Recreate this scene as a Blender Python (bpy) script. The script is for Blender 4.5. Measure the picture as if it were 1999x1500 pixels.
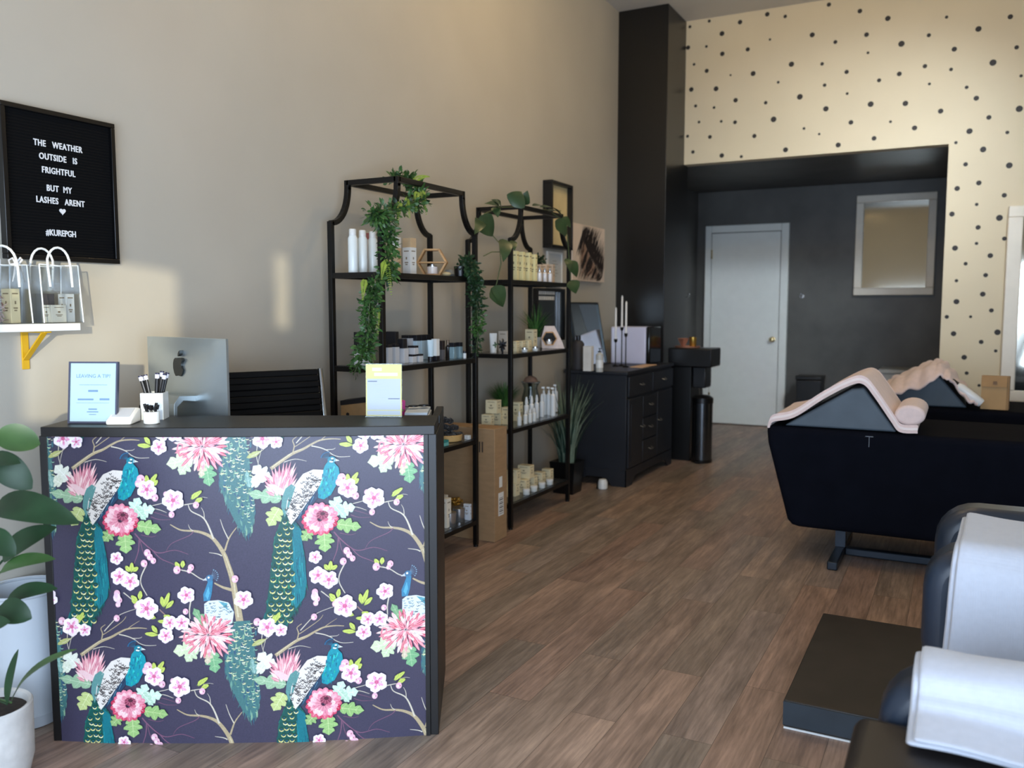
import bpy, math, random
from mathutils import Vector, Matrix
R = math.radians
for o in list(bpy.data.objects):
    bpy.data.objects.remove(o)
SC = bpy.context.scene
COL = SC.collection

# ---------------------------------------------------------------- camera
FPX = 1670.0
PITCH = math.atan(150 / FPX)
YAW = math.atan(880 * math.cos(PITCH) / FPX)
EYE = Vector((0, 0, 1.3))
cam_d = bpy.data.cameras.new('camera')
cam_d.sensor_fit = 'HORIZONTAL'
cam_d.sensor_width = 36.0
cam_d.lens = 36.0 * FPX / 1999.0
cam_d.clip_start = 0.05
cam_d.dof.use_dof = True
cam_d.dof.focus_distance = 3.1
cam_d.dof.aperture_fstop = 2.6
cam = bpy.data.objects.new('camera', cam_d)
COL.objects.link(cam)
cam.location = EYE
cam.rotation_euler = (math.pi / 2 - PITCH, 0, YAW)
SC.camera = cam

# ---------------------------------------------------------------- world, sun, daylight, exposure
SC.view_settings.view_transform = 'Standard'
SC.view_settings.look = 'None'
SC.view_settings.gamma = 1.0
SC.view_settings.use_curve_mapping = False
SC.view_settings.exposure = 0.0
W = bpy.data.worlds.new('sky')
SC.world = W
W.use_nodes = True
wb = W.node_tree.nodes['Background']
wb.inputs['Color'].default_value = (0.70, 0.80, 1.0, 1)
wb.inputs['Strength'].default_value = 0.8


def lamp(name, kind, loc, rot, energy, color, **kw):
    d = bpy.data.lights.new(name, kind)
    d.energy = energy
    d.color = color
    for k, v in kw.items():
        setattr(d, k, v)
    o = bpy.data.objects.new(name, d)
    COL.objects.link(o)
    o.location = loc
    o.rotation_euler = rot
    return o


def aim(o, d):
    o.rotation_euler = Vector(d).to_track_quat('-Z', 'Y').to_euler()


SUN_DIR = Vector((-1.0, 1.0, -0.11))
sun = lamp('sun', 'SUN', (3, -6, 3), (0, 0, 0), 2.6, (1.0, 0.90, 0.66), angle=R(0.7))
aim(sun, SUN_DIR)
# daylight entering through the shop front behind the camera
day = lamp('shop_window_daylight', 'AREA', (0.30, -0.50, 1.1), (0, 0, 0), 225, (0.64, 0.79, 1.0),
           shape='RECTANGLE', size=4.1, size_y=1.7)
aim(day, (-0.33, 1, -0.03))

# ---------------------------------------------------------------- pixel helpers (photo frame 1999 x 1500 -> world)
_cp, _sp, _cy, _sy = math.cos(PITCH), math.sin(PITCH), math.cos(YAW), math.sin(YAW)
FW = Vector((-_sy * _cp, _cy * _cp, -_sp))
RT = Vector((_cy, _sy, 0))
UP = RT.cross(FW)


def ray(x, y):
    return FW + RT * ((x - 999.5) / FPX) + UP * ((750 - y) / FPX)


def onx(x, y, X):
    d = ray(x, y)
    return EYE + d * (X / d.x)


def ony(x, y, Y):
    d = ray(x, y)
    return EYE + d * (Y / d.y)


def onz(x, y, Z):
    d = ray(x, y)
    return EYE + d * ((Z - 1.3) / d.z)


def atw(x, y, w):
    return EYE + ray(x, y) * w


# ---------------------------------------------------------------- materials
def lin(c):
    c = c / 255.0
    return c / 12.92 if c <= 0.04045 else ((c + 0.055) / 1.055) ** 2.4


def rgb(r, g, b):
    return (lin(r), lin(g), lin(b), 1.0)


MATS = {}


def mat(name, col, rough=0.5, metal=0.0, var=0.08, scale=12.0, bump=0.0, bscale=120.0, spec=0.5,
        sheen=0.0, coat=0.0, trans=0.0, stretch=None):
    """procedural principled paint: base colour varied by noise, optional bump"""
    if name in MATS:
        return MATS[name]
    m = bpy.data.materials.new(name)
    m.use_nodes = True
    nt = m.node_tree
    N, L = nt.nodes, nt.links
    b = N['Principled BSDF']
    c = rgb(*col)
    tc = N.new('ShaderNodeTexCoord')
    mp = N.new('ShaderNodeMapping')
    L.new(tc.outputs['Object'], mp.inputs['Vector'])
    if stretch:
        mp.inputs['Scale'].default_value = stretch
    no = N.new('ShaderNodeTexNoise')
    no.inputs['Scale'].default_value = scale
    no.inputs['Detail'].default_value = 4
    L.new(mp.outputs['Vector'], no.inputs['Vector'])
    rp = N.new('ShaderNodeValToRGB')
    rp.color_ramp.elements[0].position = 0.3
    rp.color_ramp.elements[1].position = 0.7
    rp.color_ramp.elements[0].color = tuple(max(0, v * (1 - var)) for v in c[:3]) + (1,)
    rp.color_ramp.elements[1].color = tuple(min(1, v * (1 + var)) for v in c[:3]) + (1,)
    L.new(no.outputs['Fac'], rp.inputs['Fac'])
    L.new(rp.outputs['Color'], b.inputs['Base Color'])
    b.inputs['Roughness'].default_value = rough
    b.inputs['Metallic'].default_value = metal
    b.inputs['Specular IOR Level'].default_value = spec
    b.inputs['Sheen Weight'].default_value = sheen
    b.inputs['Coat Weight'].default_value = coat
    b.inputs['Transmission Weight'].default_value = trans
    if bump:
        n2 = N.new('ShaderNodeTexNoise')
        n2.inputs['Scale'].default_value = bscale
        n2.inputs['Detail'].default_value = 3
        L.new(mp.outputs['Vector'], n2.inputs['Vector'])
        bp = N.new('ShaderNodeBump')
        bp.inputs['Strength'].default_value = bump
        bp.inputs['Distance'].default_value = 0.004
        L.new(n2.outputs['Fac'], bp.inputs['Height'])
        L.new(bp.outputs['Normal'], b.inputs['Normal'])
    MATS[name] = m
    return m


def clear_mat(name, tint, gloss=0.12, rough=0.08):
    """thin clear sheet: mostly transparent with a fresnel sheen"""
    if name in MATS:
        return MATS[name]
    m = bpy.data.materials.new(name)
    m.use_nodes = True
    nt = m.node_tree
    N, L = nt.nodes, nt.links
    N.remove(N['Principled BSDF'])
    out = N['Material Output']
    tr = N.new('ShaderNodeBsdfTransparent')
    tr.inputs['Color'].default_value = rgb(*tint)
    gl = N.new('ShaderNodeBsdfGlossy')
    gl.inputs['Roughness'].default_value = rough
    no = N.new('ShaderNodeTexNoise')
    no.inputs['Scale'].default_value = 30
    bp = N.new('ShaderNodeBump')
    bp.inputs['Strength'].default_value = 0.15
    bp.inputs['Distance'].default_value = 0.004
    L.new(no.outputs['Fac'], bp.inputs['Height'])
    L.new(bp.outputs['Normal'], gl.inputs['Normal'])
    lw = N.new('ShaderNodeLayerWeight')
    lw.inputs['Blend'].default_value = 0.3
    ma = N.new('ShaderNodeMath')
    ma.operation = 'MULTIPLY_ADD'
    ma.inputs[1].default_value = 0.6
    ma.inputs[2].default_value = gloss
    ma.use_clamp = True
    L.new(lw.outputs['Fresnel'], ma.inputs[0])
    mx = N.new('ShaderNodeMixShader')
    L.new(ma.outputs[0], mx.inputs['Fac'])
    L.new(tr.outputs[0], mx.inputs[1])
    L.new(gl.outputs[0], mx.inputs[2])
    L.new(mx.outputs[0], out.inputs['Surface'])
    MATS[name] = m
    return m


def plank_mat():
    m = bpy.data.materials.new('vinyl_planks')
    m.use_nodes = True
    nt = m.node_tree
    N, L = nt.nodes, nt.links
    b = N['Principled BSDF']
    tc = N.new('ShaderNodeTexCoord')
    rot = N.new('ShaderNodeMapping')
    rot.inputs['Rotation'].default_value = (0, 0, R(90))
    L.new(tc.outputs['Object'], rot.inputs['Vector'])
    br = N.new('ShaderNodeTexBrick')
    br.offset = 0.37
    br.inputs['Color1'].default_value = (0, 0, 0, 1)
    br.inputs['Color2'].default_value = (1, 1, 1, 1)
    br.inputs['Mortar'].default_value = (0.5, 0.5, 0.5, 1)
    br.inputs['Scale'].default_value = 1.0
    br.inputs['Mortar Size'].default_value = 0.0008
    br.inputs['Brick Width'].default_value = 1.22
    br.inputs['Row Height'].default_value = 0.152
    L.new(rot.outputs['Vector'], br.inputs['Vector'])
    ramp = N.new('ShaderNodeValToRGB')
    e = ramp.color_ramp.elements
    e[0].position, e[0].color = 0.0, rgb(146, 130, 116)
    e[1].position, e[1].color = 1.0, rgb(160, 143, 131)
    for p, c in ((0.2, (164, 135, 118)), (0.4, (140, 126, 113)), (0.6, (170, 145, 127)), (0.8, (152, 124, 109))):
        x = e.new(p)
        x.color = rgb(*c)
    L.new(br.outputs['Color'], ramp.inputs['Fac'])
    # per plank offset of the grain
    add = N.new('ShaderNodeVectorMath')
    add.operation = 'MULTIPLY_ADD'
    add.inputs[1].default_value = (7, 3, 5)
    L.new(br.outputs['Color'], add.inputs[0])
    L.new(tc.outputs['Object'], add.inputs[2])

    def grain(sc, detail, dist):
        mp = N.new('ShaderNodeMapping')
        mp.inputs['Scale'].default_value = sc
        L.new(add.outputs[0], mp.inputs['Vector'])
        n = N.new('ShaderNodeTexNoise')
        n.inputs['Scale'].default_value = 1.0
        n.inputs['Detail'].default_value = detail
        n.inputs['Roughness'].default_value = 0.65
        n.inputs['Distortion'].default_value = dist
        L.new(mp.outputs['Vector'], n.inputs['Vector'])
        return n
    g1 = grain((34, 2.2, 1), 6, 0.6)
    g2 = grain((110, 7, 1), 4, 0.2)
    g3 = grain((9, 2.0, 1), 3, 0.3)
    prev = ramp.outputs['Color']
    for g, lo, hi, p0, p1 in ((g1, 0.66, 1.16, 0.32, 0.66), (g2, 0.80, 1.10, 0.35, 0.6), (g3, 0.70, 1.20, 0.3, 0.7)):
        r = N.new('ShaderNodeValToRGB')
        r.color_ramp.elements[0].position = p0
        r.color_ramp.elements[1].position = p1
        r.color_ramp.elements[0].color = (lo, lo, lo, 1)
        r.color_ramp.elements[1].color = (hi, hi, hi, 1)
        L.new(g.outputs['Fac'], r.inputs['Fac'])
        mx = N.new('ShaderNodeMixRGB')
        mx.blend_type = 'MULTIPLY'
        mx.inputs['Fac'].default_value = 1
        L.new(prev, mx.inputs[1])
        L.new(r.outputs['Color'], mx.inputs[2])
        prev = mx.outputs[0]
    seam = N.new('ShaderNodeMixRGB')
    seam.inputs[2].default_value = rgb(84, 70, 60)
    L.new(br.outputs['Fac'], seam.inputs['Fac'])
    L.new(prev, seam.inputs[1])
    L.new(seam.outputs[0], b.inputs['Base Color'])
    rr = N.new('ShaderNodeMapRange')
    rr.inputs['To Min'].default_value = 0.34
    rr.inputs['To Max'].default_value = 0.55
    L.new(g1.outputs['Fac'], rr.inputs['Value'])
    L.new(rr.outputs[0], b.inputs['Roughness'])
    b.inputs['Specular IOR Level'].default_value = 0.45
    bp = N.new('ShaderNodeBump')
    bp.inputs['Strength'].default_value = 0.25
    bp.inputs['Distance'].default_value = 0.002
    L.new(g1.outputs['Fac'], bp.inputs['Height'])
    L.new(bp.outputs['Normal'], b.inputs['Normal'])
    return m


def vcol_mat(name, rough):
    """printed sheet: ink colours come from the print itself"""
    m = bpy.data.materials.new(name)
    m.use_nodes = True
    nt = m.node_tree
    N, L = nt.nodes, nt.links
    b = N['Principled BSDF']
    a = N.new('ShaderNodeAttribute')
    a.attribute_name = 'ink'
    no = N.new('ShaderNodeTexNoise')
    no.inputs['Scale'].default_value = 220
    no.inputs['Detail'].default_value = 3
    mx = N.new('ShaderNodeMixRGB')
    mx.blend_type = 'OVERLAY'
    mx.inputs['Fac'].default_value = 0.35
    L.new(a.outputs['Color'], mx.inputs[1])
    L.new(no.outputs['Fac'], mx.inputs[2])
    L.new(mx.outputs[0], b.inputs['Base Color'])
    b.inputs['Roughness'].default_value = rough
    return m


# ---------------------------------------------------------------- mesh helpers
class MB:
    """collects faces; build() links them as ONE mesh object"""

    def __init__(s):
        s.v, s.f, s.mi, s.M = [], [], [], None

    def add(s, vs, fs, m=0):
        o = len(s.v)
        for p in vs:
            p = Vector(p)
            s.v.append(s.M @ p if s.M else p)
        for f in fs:
            s.f.append([o + i for i in f])
            s.mi.append(m)
        return s

    def box(s, x0, x1, y0, y1, z0, z1, m=0):
        return s.add([(x0, y0, z0), (x1, y0, z0), (x1, y1, z0), (x0, y1, z0), (x0, y0, z1), (x1, y0, z1), (x1, y1, z1), (x0, y1, z1)],
                     [(3, 2, 1, 0), (4, 5, 6, 7), (0, 1, 5, 4), (1, 2, 6, 5), (2, 3, 7, 6), (3, 0, 4, 7)], m)

    def cbox(s, c, sx, sy, sz, m=0):
        return s.box(c[0] - sx / 2, c[0] + sx / 2, c[1] - sy / 2, c[1] + sy / 2, c[2], c[2] + sz, m)

    def bar(s, a, b, w, h=None, m=0, up=(0, 0, 1)):
        """rectangular bar from a to b"""
        a, b = Vector(a), Vector(b)
        h = h or w
        d = (b - a).normalized()
        u = Vector(up)
        if abs(d.dot(u)) > 0.98:
            u = Vector((0, 1, 0))
        r = d.cross(u).normalized()
        u = r.cross(d)
        vs = []
        for p in (a, b):
            for i, j in ((-1, -1), (1, -1), (1, 1), (-1, 1)):
                vs.append(p + r * (i * w / 2) + u * (j * h / 2))
        return s.add(vs, [(0, 1, 2, 3), (7, 6, 5, 4), (0, 4, 5, 1), (1, 5, 6, 2), (2, 6, 7, 3), (3, 7, 4, 0)], m)

    def prism(s, poly, axis, a0, a1, m=0):
        """poly of 2D points extruded along axis 'x','y' or 'z'"""
        n = len(poly)

        def P(p, a):
            return {'x': (a, p[0], p[1]), 'y': (p[0], a, p[1]), 'z': (p[0], p[1], a)}[axis]
        vs = [P(p, a0) for p in poly] + [P(p, a1) for p in poly]
        fs = [tuple(range(n))[::-1], tuple(range(n, 2 * n))] + [(i, (i + 1) % n, n + (i + 1) % n, n + i) for i in range(n)]
        return s.add(vs, fs, m)

    def lathe(s, prof, c=(0, 0, 0), seg=24, m=0, cap=True):
        vs, fs = [], []
        k = len(prof)
        for r, z in prof:
            for i in range(seg):
                a = 2 * math.pi * i / seg
                vs.append((c[0] + r * math.cos(a), c[1] + r * math.sin(a), c[2] + z))
        for j in range(k - 1):
            for i in range(seg):
                fs.append((j * seg + i, j * seg + (i + 1) % seg, (j + 1) * seg + (i + 1) % seg, (j + 1) * seg + i))
        if cap:
            if prof[0][0] > 1e-5:
                fs.append(tuple(range(seg))[::-1])
            if prof[-1][0] > 1e-5:
                fs.append(tuple(range((k - 1) * seg, k * seg)))
        return s.add(vs, fs, m)

    def cyl(s, c, r, h, seg=24, m=0, r2=None):
        return s.lathe([(r, 0), (r if r2 is None else r2, h)], c, seg, m)

    def ball(s, c, r, m=0, seg=14, ring=8, sq=(1, 1, 1)):
        vs, fs = [], []
        for j in range(ring + 1):
            t = math.pi * j / ring - math.pi / 2
            for i in range(seg):
                a = 2 * math.pi * i / seg
                vs.append((c[0] + sq[0] * r * math.cos(t) * math.cos(a), c[1] + sq[1] * r * math.cos(t) * math.sin(a), c[2] + sq[2] * r * math.sin(t)))
        for j in range(ring):
            for i in range(seg):
                fs.append((j * seg + i, j * seg + (i + 1) % seg, (j + 1) * seg + (i + 1) % seg, (j + 1) * seg + i))
        return s.add(vs, fs, m)

    def tube(s, pts, r, seg=8, m=0, closed=False):
        pts = [Vector(p) for p in pts]
        n = len(pts)
        rs = r if isinstance(r, (list, tuple)) else [r] * n
        vs, fs = [], []
        prev = None
        for i, p in enumerate(pts):
            d = (pts[(i + 1) % n] - pts[i - 1]) if closed else (pts[min(i + 1, n - 1)] - pts[max(i - 1, 0)])
            d.normalize()
            if prev is None:
                u = Vector((0, 0, 1)) if abs(d.z) < 0.9 else Vector((1, 0, 0))
            else:
                u = prev
            a = d.cross(u).normalized()
            u = a.cross(d).normalized()
            prev = u
            for k in range(seg):
                t = 2 * math.pi * k / seg
                vs.append(p + a * (rs[i] * math.cos(t)) + u * (rs[i] * math.sin(t)))
        for i in range(n if closed else n - 1):
            j = (i + 1) % n
            for k in range(seg):
                fs.append((i * seg + k, i * seg + (k + 1) % seg, j * seg + (k + 1) % seg, j * seg + k))
        if not closed:
            fs.append(tuple(range(seg))[::-1])
            fs.append(tuple(range((n - 1) * seg, n * seg)))
        return s.add(vs, fs, m)

    def leaf(s, base, tip, width, nrm, droop=0.0, fold=0.15, m=0, n=5, shape=None):
        """blade from base to tip: two strips folded along the midrib"""
        base, tip, nrm = Vector(base), Vector(tip), Vector(nrm).normalized()
        d = tip - base
        ln = d.length
        d.normalize()
        sd = d.cross(nrm).normalized()
        nn = sd.cross(d).normalized()
        vs, fs = [], []
        for i in range(n + 1):
            t = i / n
            w = width / 2 * (shape(t) if shape else math.sin(math.pi * min(1, t * 0.94 + 0.06)) ** 0.75)
            c = base + d * (ln * t) + nn * (droop * ln * (4 * t * (1 - t)))
            vs += [c - sd * w + nn * (fold * w), c, c + sd * w + nn * (fold * w)]
        for i in range(n):
            a = i * 3
            fs += [(a, a + 1, a + 4, a + 3), (a + 1, a + 2, a + 5, a + 4)]
        return s.add(vs, fs, m)

    def build(s, name, mats, parent=None, loc=(0, 0, 0), rot=(0, 0, 0), bevel=0.0, smooth=35, sub=0, seg=2, solid=0.0):
        me = bpy.data.meshes.new(name)
        me.from_pydata([tuple(p) for p in s.v], [], s.f)
        mats = mats if isinstance(mats, (list, tuple)) else [mats]
        for m in mats:
            me.materials.append(m)
        me.polygons.foreach_set('material_index', s.mi)
        me.polygons.foreach_set('use_smooth', [True] * len(s.f))
        me.update()
        me.set_sharp_from_angle(angle=R(smooth))
        o = bpy.data.objects.new(name, me)
        COL.objects.link(o)
        o.location = loc
        o.rotation_euler = rot
        if parent:
            o.parent = parent
        if solid:
            md = o.modifiers.new('thickness', 'SOLIDIFY')
            md.thickness = solid
            md.offset = 0
        if bevel:
            md = o.modifiers.new('bevel', 'BEVEL')
            md.width = bevel
            md.segments = seg
            md.limit_method = 'ANGLE'
            md.angle_limit = R(40)
        if sub:
            md = o.modifiers.new('subdivision', 'SUBSURF')
            md.levels = sub
            md.render_levels = sub
        return o


def tag(o, label, cat, group=None, kind=None):
    if label:
        o['label'] = label
    if cat:
        o['category'] = cat
    if group:
        o['group'] = group
    if kind:
        o['kind'] = kind
    return o


def thing(name, label, cat, loc=(0, 0, 0), rz=0.0, group=None, rot=None):
    o = bpy.data.objects.new(name, None)
    o.empty_display_size = 0.05
    COL.objects.link(o)
    o.location = loc
    o.rotation_euler = rot or (0, 0, rz)
    return tag(o, label, cat, group)


def struct(o, label=None):
    o['kind'] = 'structure'
    if label:
        o['label'] = label
    return o


def dup(root, loc, rz=None, label=None, group=None, scale=None):
    r = root.copy()
    COL.objects.link(r)
    r.location = loc
    if rz is not None:
        r.rotation_euler = (0, 0, rz)
    if scale:
        r.scale = scale
    if label:
        r['label'] = label
    if group:
        r['group'] = group
    for ch in list(root.children):
        c = ch.copy()
        COL.objects.link(c)
        c.parent = r
        for g in list(ch.children):
            d = g.copy()
            COL.objects.link(d)
            d.parent = c
    return r


def text_mb(body, size, depth=0.0, offset=0.0, align='CENTER', spacing=1.0, word=1.0):
    """mesh of a line of lettering in the local XZ plane, facing -Y"""
    cu = bpy.data.curves.new('t', 'FONT')
    cu.body = body
    cu.size = size
    cu.extrude = depth
    cu.offset = offset
    cu.align_x = align
    cu.space_character = spacing
    cu.space_word = word
    cu.resolution_u = 3
    o = bpy.data.objects.new('t', cu)
    COL.objects.link(o)
    bpy.context.view_layer.update()
    me = bpy.data.meshes.new_from_object(o.evaluated_get(bpy.context.evaluated_depsgraph_get()))
    vs = [(v.co.x, -v.co.z, v.co.y) for v in me.vertices]
    fs = [tuple(p.vertices) for p in me.polygons]
    bpy.data.objects.remove(o)
    bpy.data.meshes.remove(me)
    bpy.data.curves.remove(cu)
    return vs, fs


# shared materials
BLACK = mat('black_metal', (13, 12, 12), 0.38, 0.3, 0.12)
BLACKP = mat('black_plastic', (9, 9, 10), 0.35)
WHITE = mat('white_plastic', (232, 232, 228), 0.35, var=0.03)
CREAM = mat('cream_card', (238, 222, 180), 0.6, var=0.05)
CREAM2 = mat('pale_card', (236, 230, 214), 0.6, var=0.04)
INK = mat('dark_ink', (60, 52, 46), 0.6)
GOLD = mat('gold', (200, 160, 80), 0.3, 0.9)
SILVER = mat('silver', (190, 194, 198), 0.25, 0.9, 0.05)
KRAFT = mat('kraft_card', (166, 132, 90), 0.75, var=0.1, scale=30)
WOOD = mat('pale_wood', (196, 150, 96), 0.55, var=0.18, scale=8, stretch=(1, 1, 14))
CLEAR = clear_mat('clear_glass', (236, 242, 240), 0.05)
PVC = clear_mat('clear_vinyl', (240, 245, 248), 0.10, 0.15)
LEAF_D = mat('leaf_dark', (40, 66, 38), 0.45, var=0.35, scale=20)
LEAF_M = mat('leaf_mid', (62, 98, 46), 0.45, var=0.35, scale=22)
LEAF_L = mat('leaf_light', (128, 150, 52), 0.45, var=0.3, scale=18)
STEM = mat('stem_green', (84, 96, 58), 0.6, var=0.2)
CHAR = mat('charcoal_paint', (84, 83, 80), 0.5, var=0.22, scale=3, bump=0.12, bscale=40)
BLKPAINT = mat('black_gloss_paint', (15, 13, 11), 0.33, var=0.15, scale=4)
DOORW = mat('white_door_paint', (226, 230, 226), 0.4, var=0.02)

# ---------------------------------------------------------------- structure
XW, XR, YF, YB, ZC = -2.68, 2.6, -1.2, 7.564, 3.79
YREC = 9.5
OPX0, OPX1, OPZ = -2.245, -0.148, 2.56
PAINT = mat('greige_wall_paint', (184, 178, 165), 0.62, var=0.035, scale=2.2, bump=0.06, bscale=90)
DOTW = mat('cream_wall_paint', (214, 199, 168), 0.6, var=0.03, scale=2, bump=0.05, bscale=90)
DOTB = mat('black_dot', (38, 33, 32), 0.6)
CEILM = mat('ceiling_paint', (206, 200, 190), 0.7, var=0.03, scale=2)

fl = MB().box(XW - 0.1, XR + 0.1, YF - 0.1, YREC + 0.1, -0.1, 0)
struct(fl.build('floor', plank_mat()), 'grey brown wood plank floor')
struct(MB().box(XW - 0.12, XW, YF - 0.1, YREC + 0.1, 0, ZC).build('wall_left', PAINT), 'plain greige left wall')
struct(MB().box(XR, XR + 0.12, YF - 0.1, YREC + 0.1, 0, ZC).build('wall_right', PAINT))
struct(MB().box(XW - 0.12, XR + 0.12, YF - 0.1, YREC + 0.1, ZC, ZC + 0.1).build('ceiling', CEILM), 'pale grey ceiling')
wf = MB()
wf.box(XW, XR, YF - 0.1, YF, 0, 0.25)
wf.box(XW, XR, YF - 0.1, YF, 2.75, ZC)
# unseen closed shop front; gaps cut to shape the sun patches on the left wall
for x0, x1 in ((XW, 0.22), (0.95, 1.39), (1.57, XR)):
    wf.box(x0, x1, YF - 0.1, YF, 1.20, 2.75)
wf.box(XW, XR, YF - 0.1, YF, 0.25, 1.2)
wf.box(0.22, 0.95, YF - 0.1, YF, 1.2, 1.25)
wf.box(0.22, 0.95, YF - 0.1, YF, 1.83, 2.75)
wf.box(1.39, 1.57, YF - 0.1, YF, 1.2, 1.66)
wf.box(1.39, 1.57, YF - 0.1, YF, 1.99, 2.75)
struct(wf.build('wall_front', PAINT))

# back wall with black dots and the opening into the dark recess
wbk = MB()
wbk.box(XW, XR, YB, YB + 0.12, OPZ, ZC)
wbk.box(OPX1, XR, YB, YB + 0.12, 0, OPZ)
DOTS1 = '''134,150,9 242,118,9 414,124,13 566,80,13 666,92,10 910,26,12 1083,62,13 1239,103,15 1567,96,9 1923,94,14 313,188,14
1745,162,16 817,195,14 1468,197,11 1120,194,13 581,221,7 946,235,11 1315,245,17 1610,275,14 1958,265,12 226,260,8 124,266,12 457,276,12
315,301,13 1128,295,8 157,360,8 701,359,15 872,357,10 1826,350,18 1446,370,12 1592,388,10 228,396,12 361,420,6 487,411,14 1009,402,12
1303,413,13 1983,424,9 627,460,8 1190,449,11 1471,469,8 142,500,13 280,496,14 886,476,10 1679,488,10 389,560,13 748,541,16 1012,523,8
1733,549,14 557,574,10 166,592,9 269,601,8 893,608,15 1143,582,16 1337,578,15 1973,608,18 1534,621,14 1803,656,13 185,682,8 309,678,8
386,683,11 601,667,16 1033,684,13 1254,680,8 771,718,8 856,749,7 1388,715,14 1695,733,16 1906,740,10 121,761,9 246,765,11 494,760,12
962,810,14 1162,773,13 1619,797,9 1771,835,16 151,849,10 312,869,13 421,875,9 668,837,14 1673,918,12 1917,924,17 1747,1022,14 1626,1053,14
1889,1091,13 1735,1142,9 1597,1196,14 1862,1217,17 1743,1270,13 1890,1333,12 1734,1360,9 1614,1386,15'''
DOTS2 = '''1811,427,14 1673,472,10 1785,536,12 1622,567,9 1769,642,14 1622,684,15 1817,733,12 1568,769,11 1701,768,8 1606,863,14 1851,855,16
1760,909,12 1841,959,9 1665,995,14 1570,1043,8 1679,1083,10 1748,1152,8 1590,1250,12 1700,1230,10'''
dots = [(float(a), float(b), float(c), 0) for a, b, c in (t.split(',') for t in DOTS1.split())]
dots += [(float(a), float(b), float(c), 350) for a, b, c in (t.split(',') for t in DOTS2.split())]
DP = []
for cx, cy, r, oy in dots:
    p = ony(1300 + cx / 2.86, oy + cy / 2.86, YB)
    q = ony(1300 + cx / 2.86, oy + (cy + r) / 2.86, YB)
    DP.append((p.x, p.z, (p - q).length))
rnd = random.Random(5)
for _ in range(400):          # the pattern carries on to the right, beyond the photo
    x, z = rnd.uniform(0.45, XR - 0.1), rnd.uniform(0.1, ZC - 0.1)
    if all((x - a) ** 2 + (z - b) ** 2 > 0.17 ** 2 for a, b, _r in DP):
        DP.append((x, z, rnd.uniform(0.016, 0.032)))
for x, z, r in DP:
    n = 14
    wbk.add([(x + r * math.cos(2 * math.pi * i / n), YB - 0.0015, z + r * math.sin(2 * math.pi * i / n)) for i in range(n)], [tuple(range(n))], 1)
struct(wbk.build('wall_back', [DOTW, DOTB]), 'cream wall with hand painted black dots')

struct(MB().box(XW, OPX0, 7.05, YB + 0.12, 0, ZC).build('wall_column', BLKPAINT, bevel=0.004), 'glossy black square column in the corner')
rec = MB()
rec.box(XW, XR, YREC, YREC + 0.1, 0, OPZ + 0.2)
struct(rec.build('wall_recess_back', CHAR), 'charcoal black wall at the back of the recess')
struct(MB().box(OPX1 + 0.001, OPX1 + 0.12, YB + 0.12, YREC, 0, OPZ + 0.1).build('wall_recess_right', CHAR))
struct(MB().box(XW, XW + 0.03, YB + 0.12, YREC, 0, OPZ + 0.1).build('wall_recess_left', CHAR))
struct(MB().box(XW, OPX1 + 0.12, YB + 0.12, YREC, OPZ, OPZ + 0.1).build('ceiling_recess', CHAR), 'dark soffit over the recess')
struct(MB().box(OPX0, OPX1, YREC - 0.012, YREC, 0, 0.03).build('baseboard_back', CHAR))
struct(MB().box(XW, XW + 0.012, YF, 7.05, 0, 0.09).build('baseboard_left', PAINT))

# white door in the recess
dr = struct(MB().box(-2.475, -1.742, YREC - 0.035, YREC - 0.001, 0.012, 2.105).build('door_1', DOORW, bevel=0.003), 'plain white door in the dark recess')
cs = MB()
cs.box(-2.55, -2.482, YREC - 0.045, YREC, 0, 2.19)
cs.box(-1.735, -1.655, YREC - 0.045, YREC, 0, 2.19)
cs.box(-2.482, -1.735, YREC - 0.045, YREC, 2.112, 2.19)
cs.build('door_casing', DOORW, dr, bevel=0.006)
kn = MB()
kn.M = Matrix.Translation((-1.80, YREC - 0.035, 0.955)) @ Matrix.Rotation(R(90), 4, 'X')
kn.lathe([(0.03, 0), (0.03, 0.006), (0.011, 0.01), (0.011, 0.03), (0.026, 0.042), (0.028, 0.055), (0.02, 0.066), (0.0, 0.069)], seg=20)
tag(kn.build('door_knob', mat('brass', (206, 186, 140), 0.25, 0.9), dr), 'brass knob', None)
hg = MB()
for z in (1.83, 0.25):
    hg.box(-2.483, -2.468, YREC - 0.050, YREC - 0.03, z, z + 0.1)
hg.build('hinge', mat('brass', (206, 186, 140)), dr)

# ---------------------------------------------------------------- reception desk with printed front
DA = math.atan2(0.542, 0.953)
DO = Vector((-2.345, 1.555, 0))          # front left corner on the floor
DL, DH = 1.105, 0.926                    # panel length and height
DBLK = mat('desk_black_laminate', (19, 18, 18), 0.42, var=0.1, scale=6, spec=0.45)
desk = thing('reception_desk', 'black reception desk with peacock and blossom printed front beside the large leafy plant', 'desk', DO, DA)


def bulge(x):
    return -0.03 * (1 - ((x - DL / 2) / (DL / 2)) ** 2)


def dl(x, y, z=0):
    """desk-local point -> world"""
    return DO + Matrix.Rotation(DA, 3, 'Z') @ Vector((x, y, z))


PRINT = []          # (points in the drawing, colour)


def poly(pts, c):
    PRINT.append(([(float(a), float(b)) for a, b in pts], c))


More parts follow.
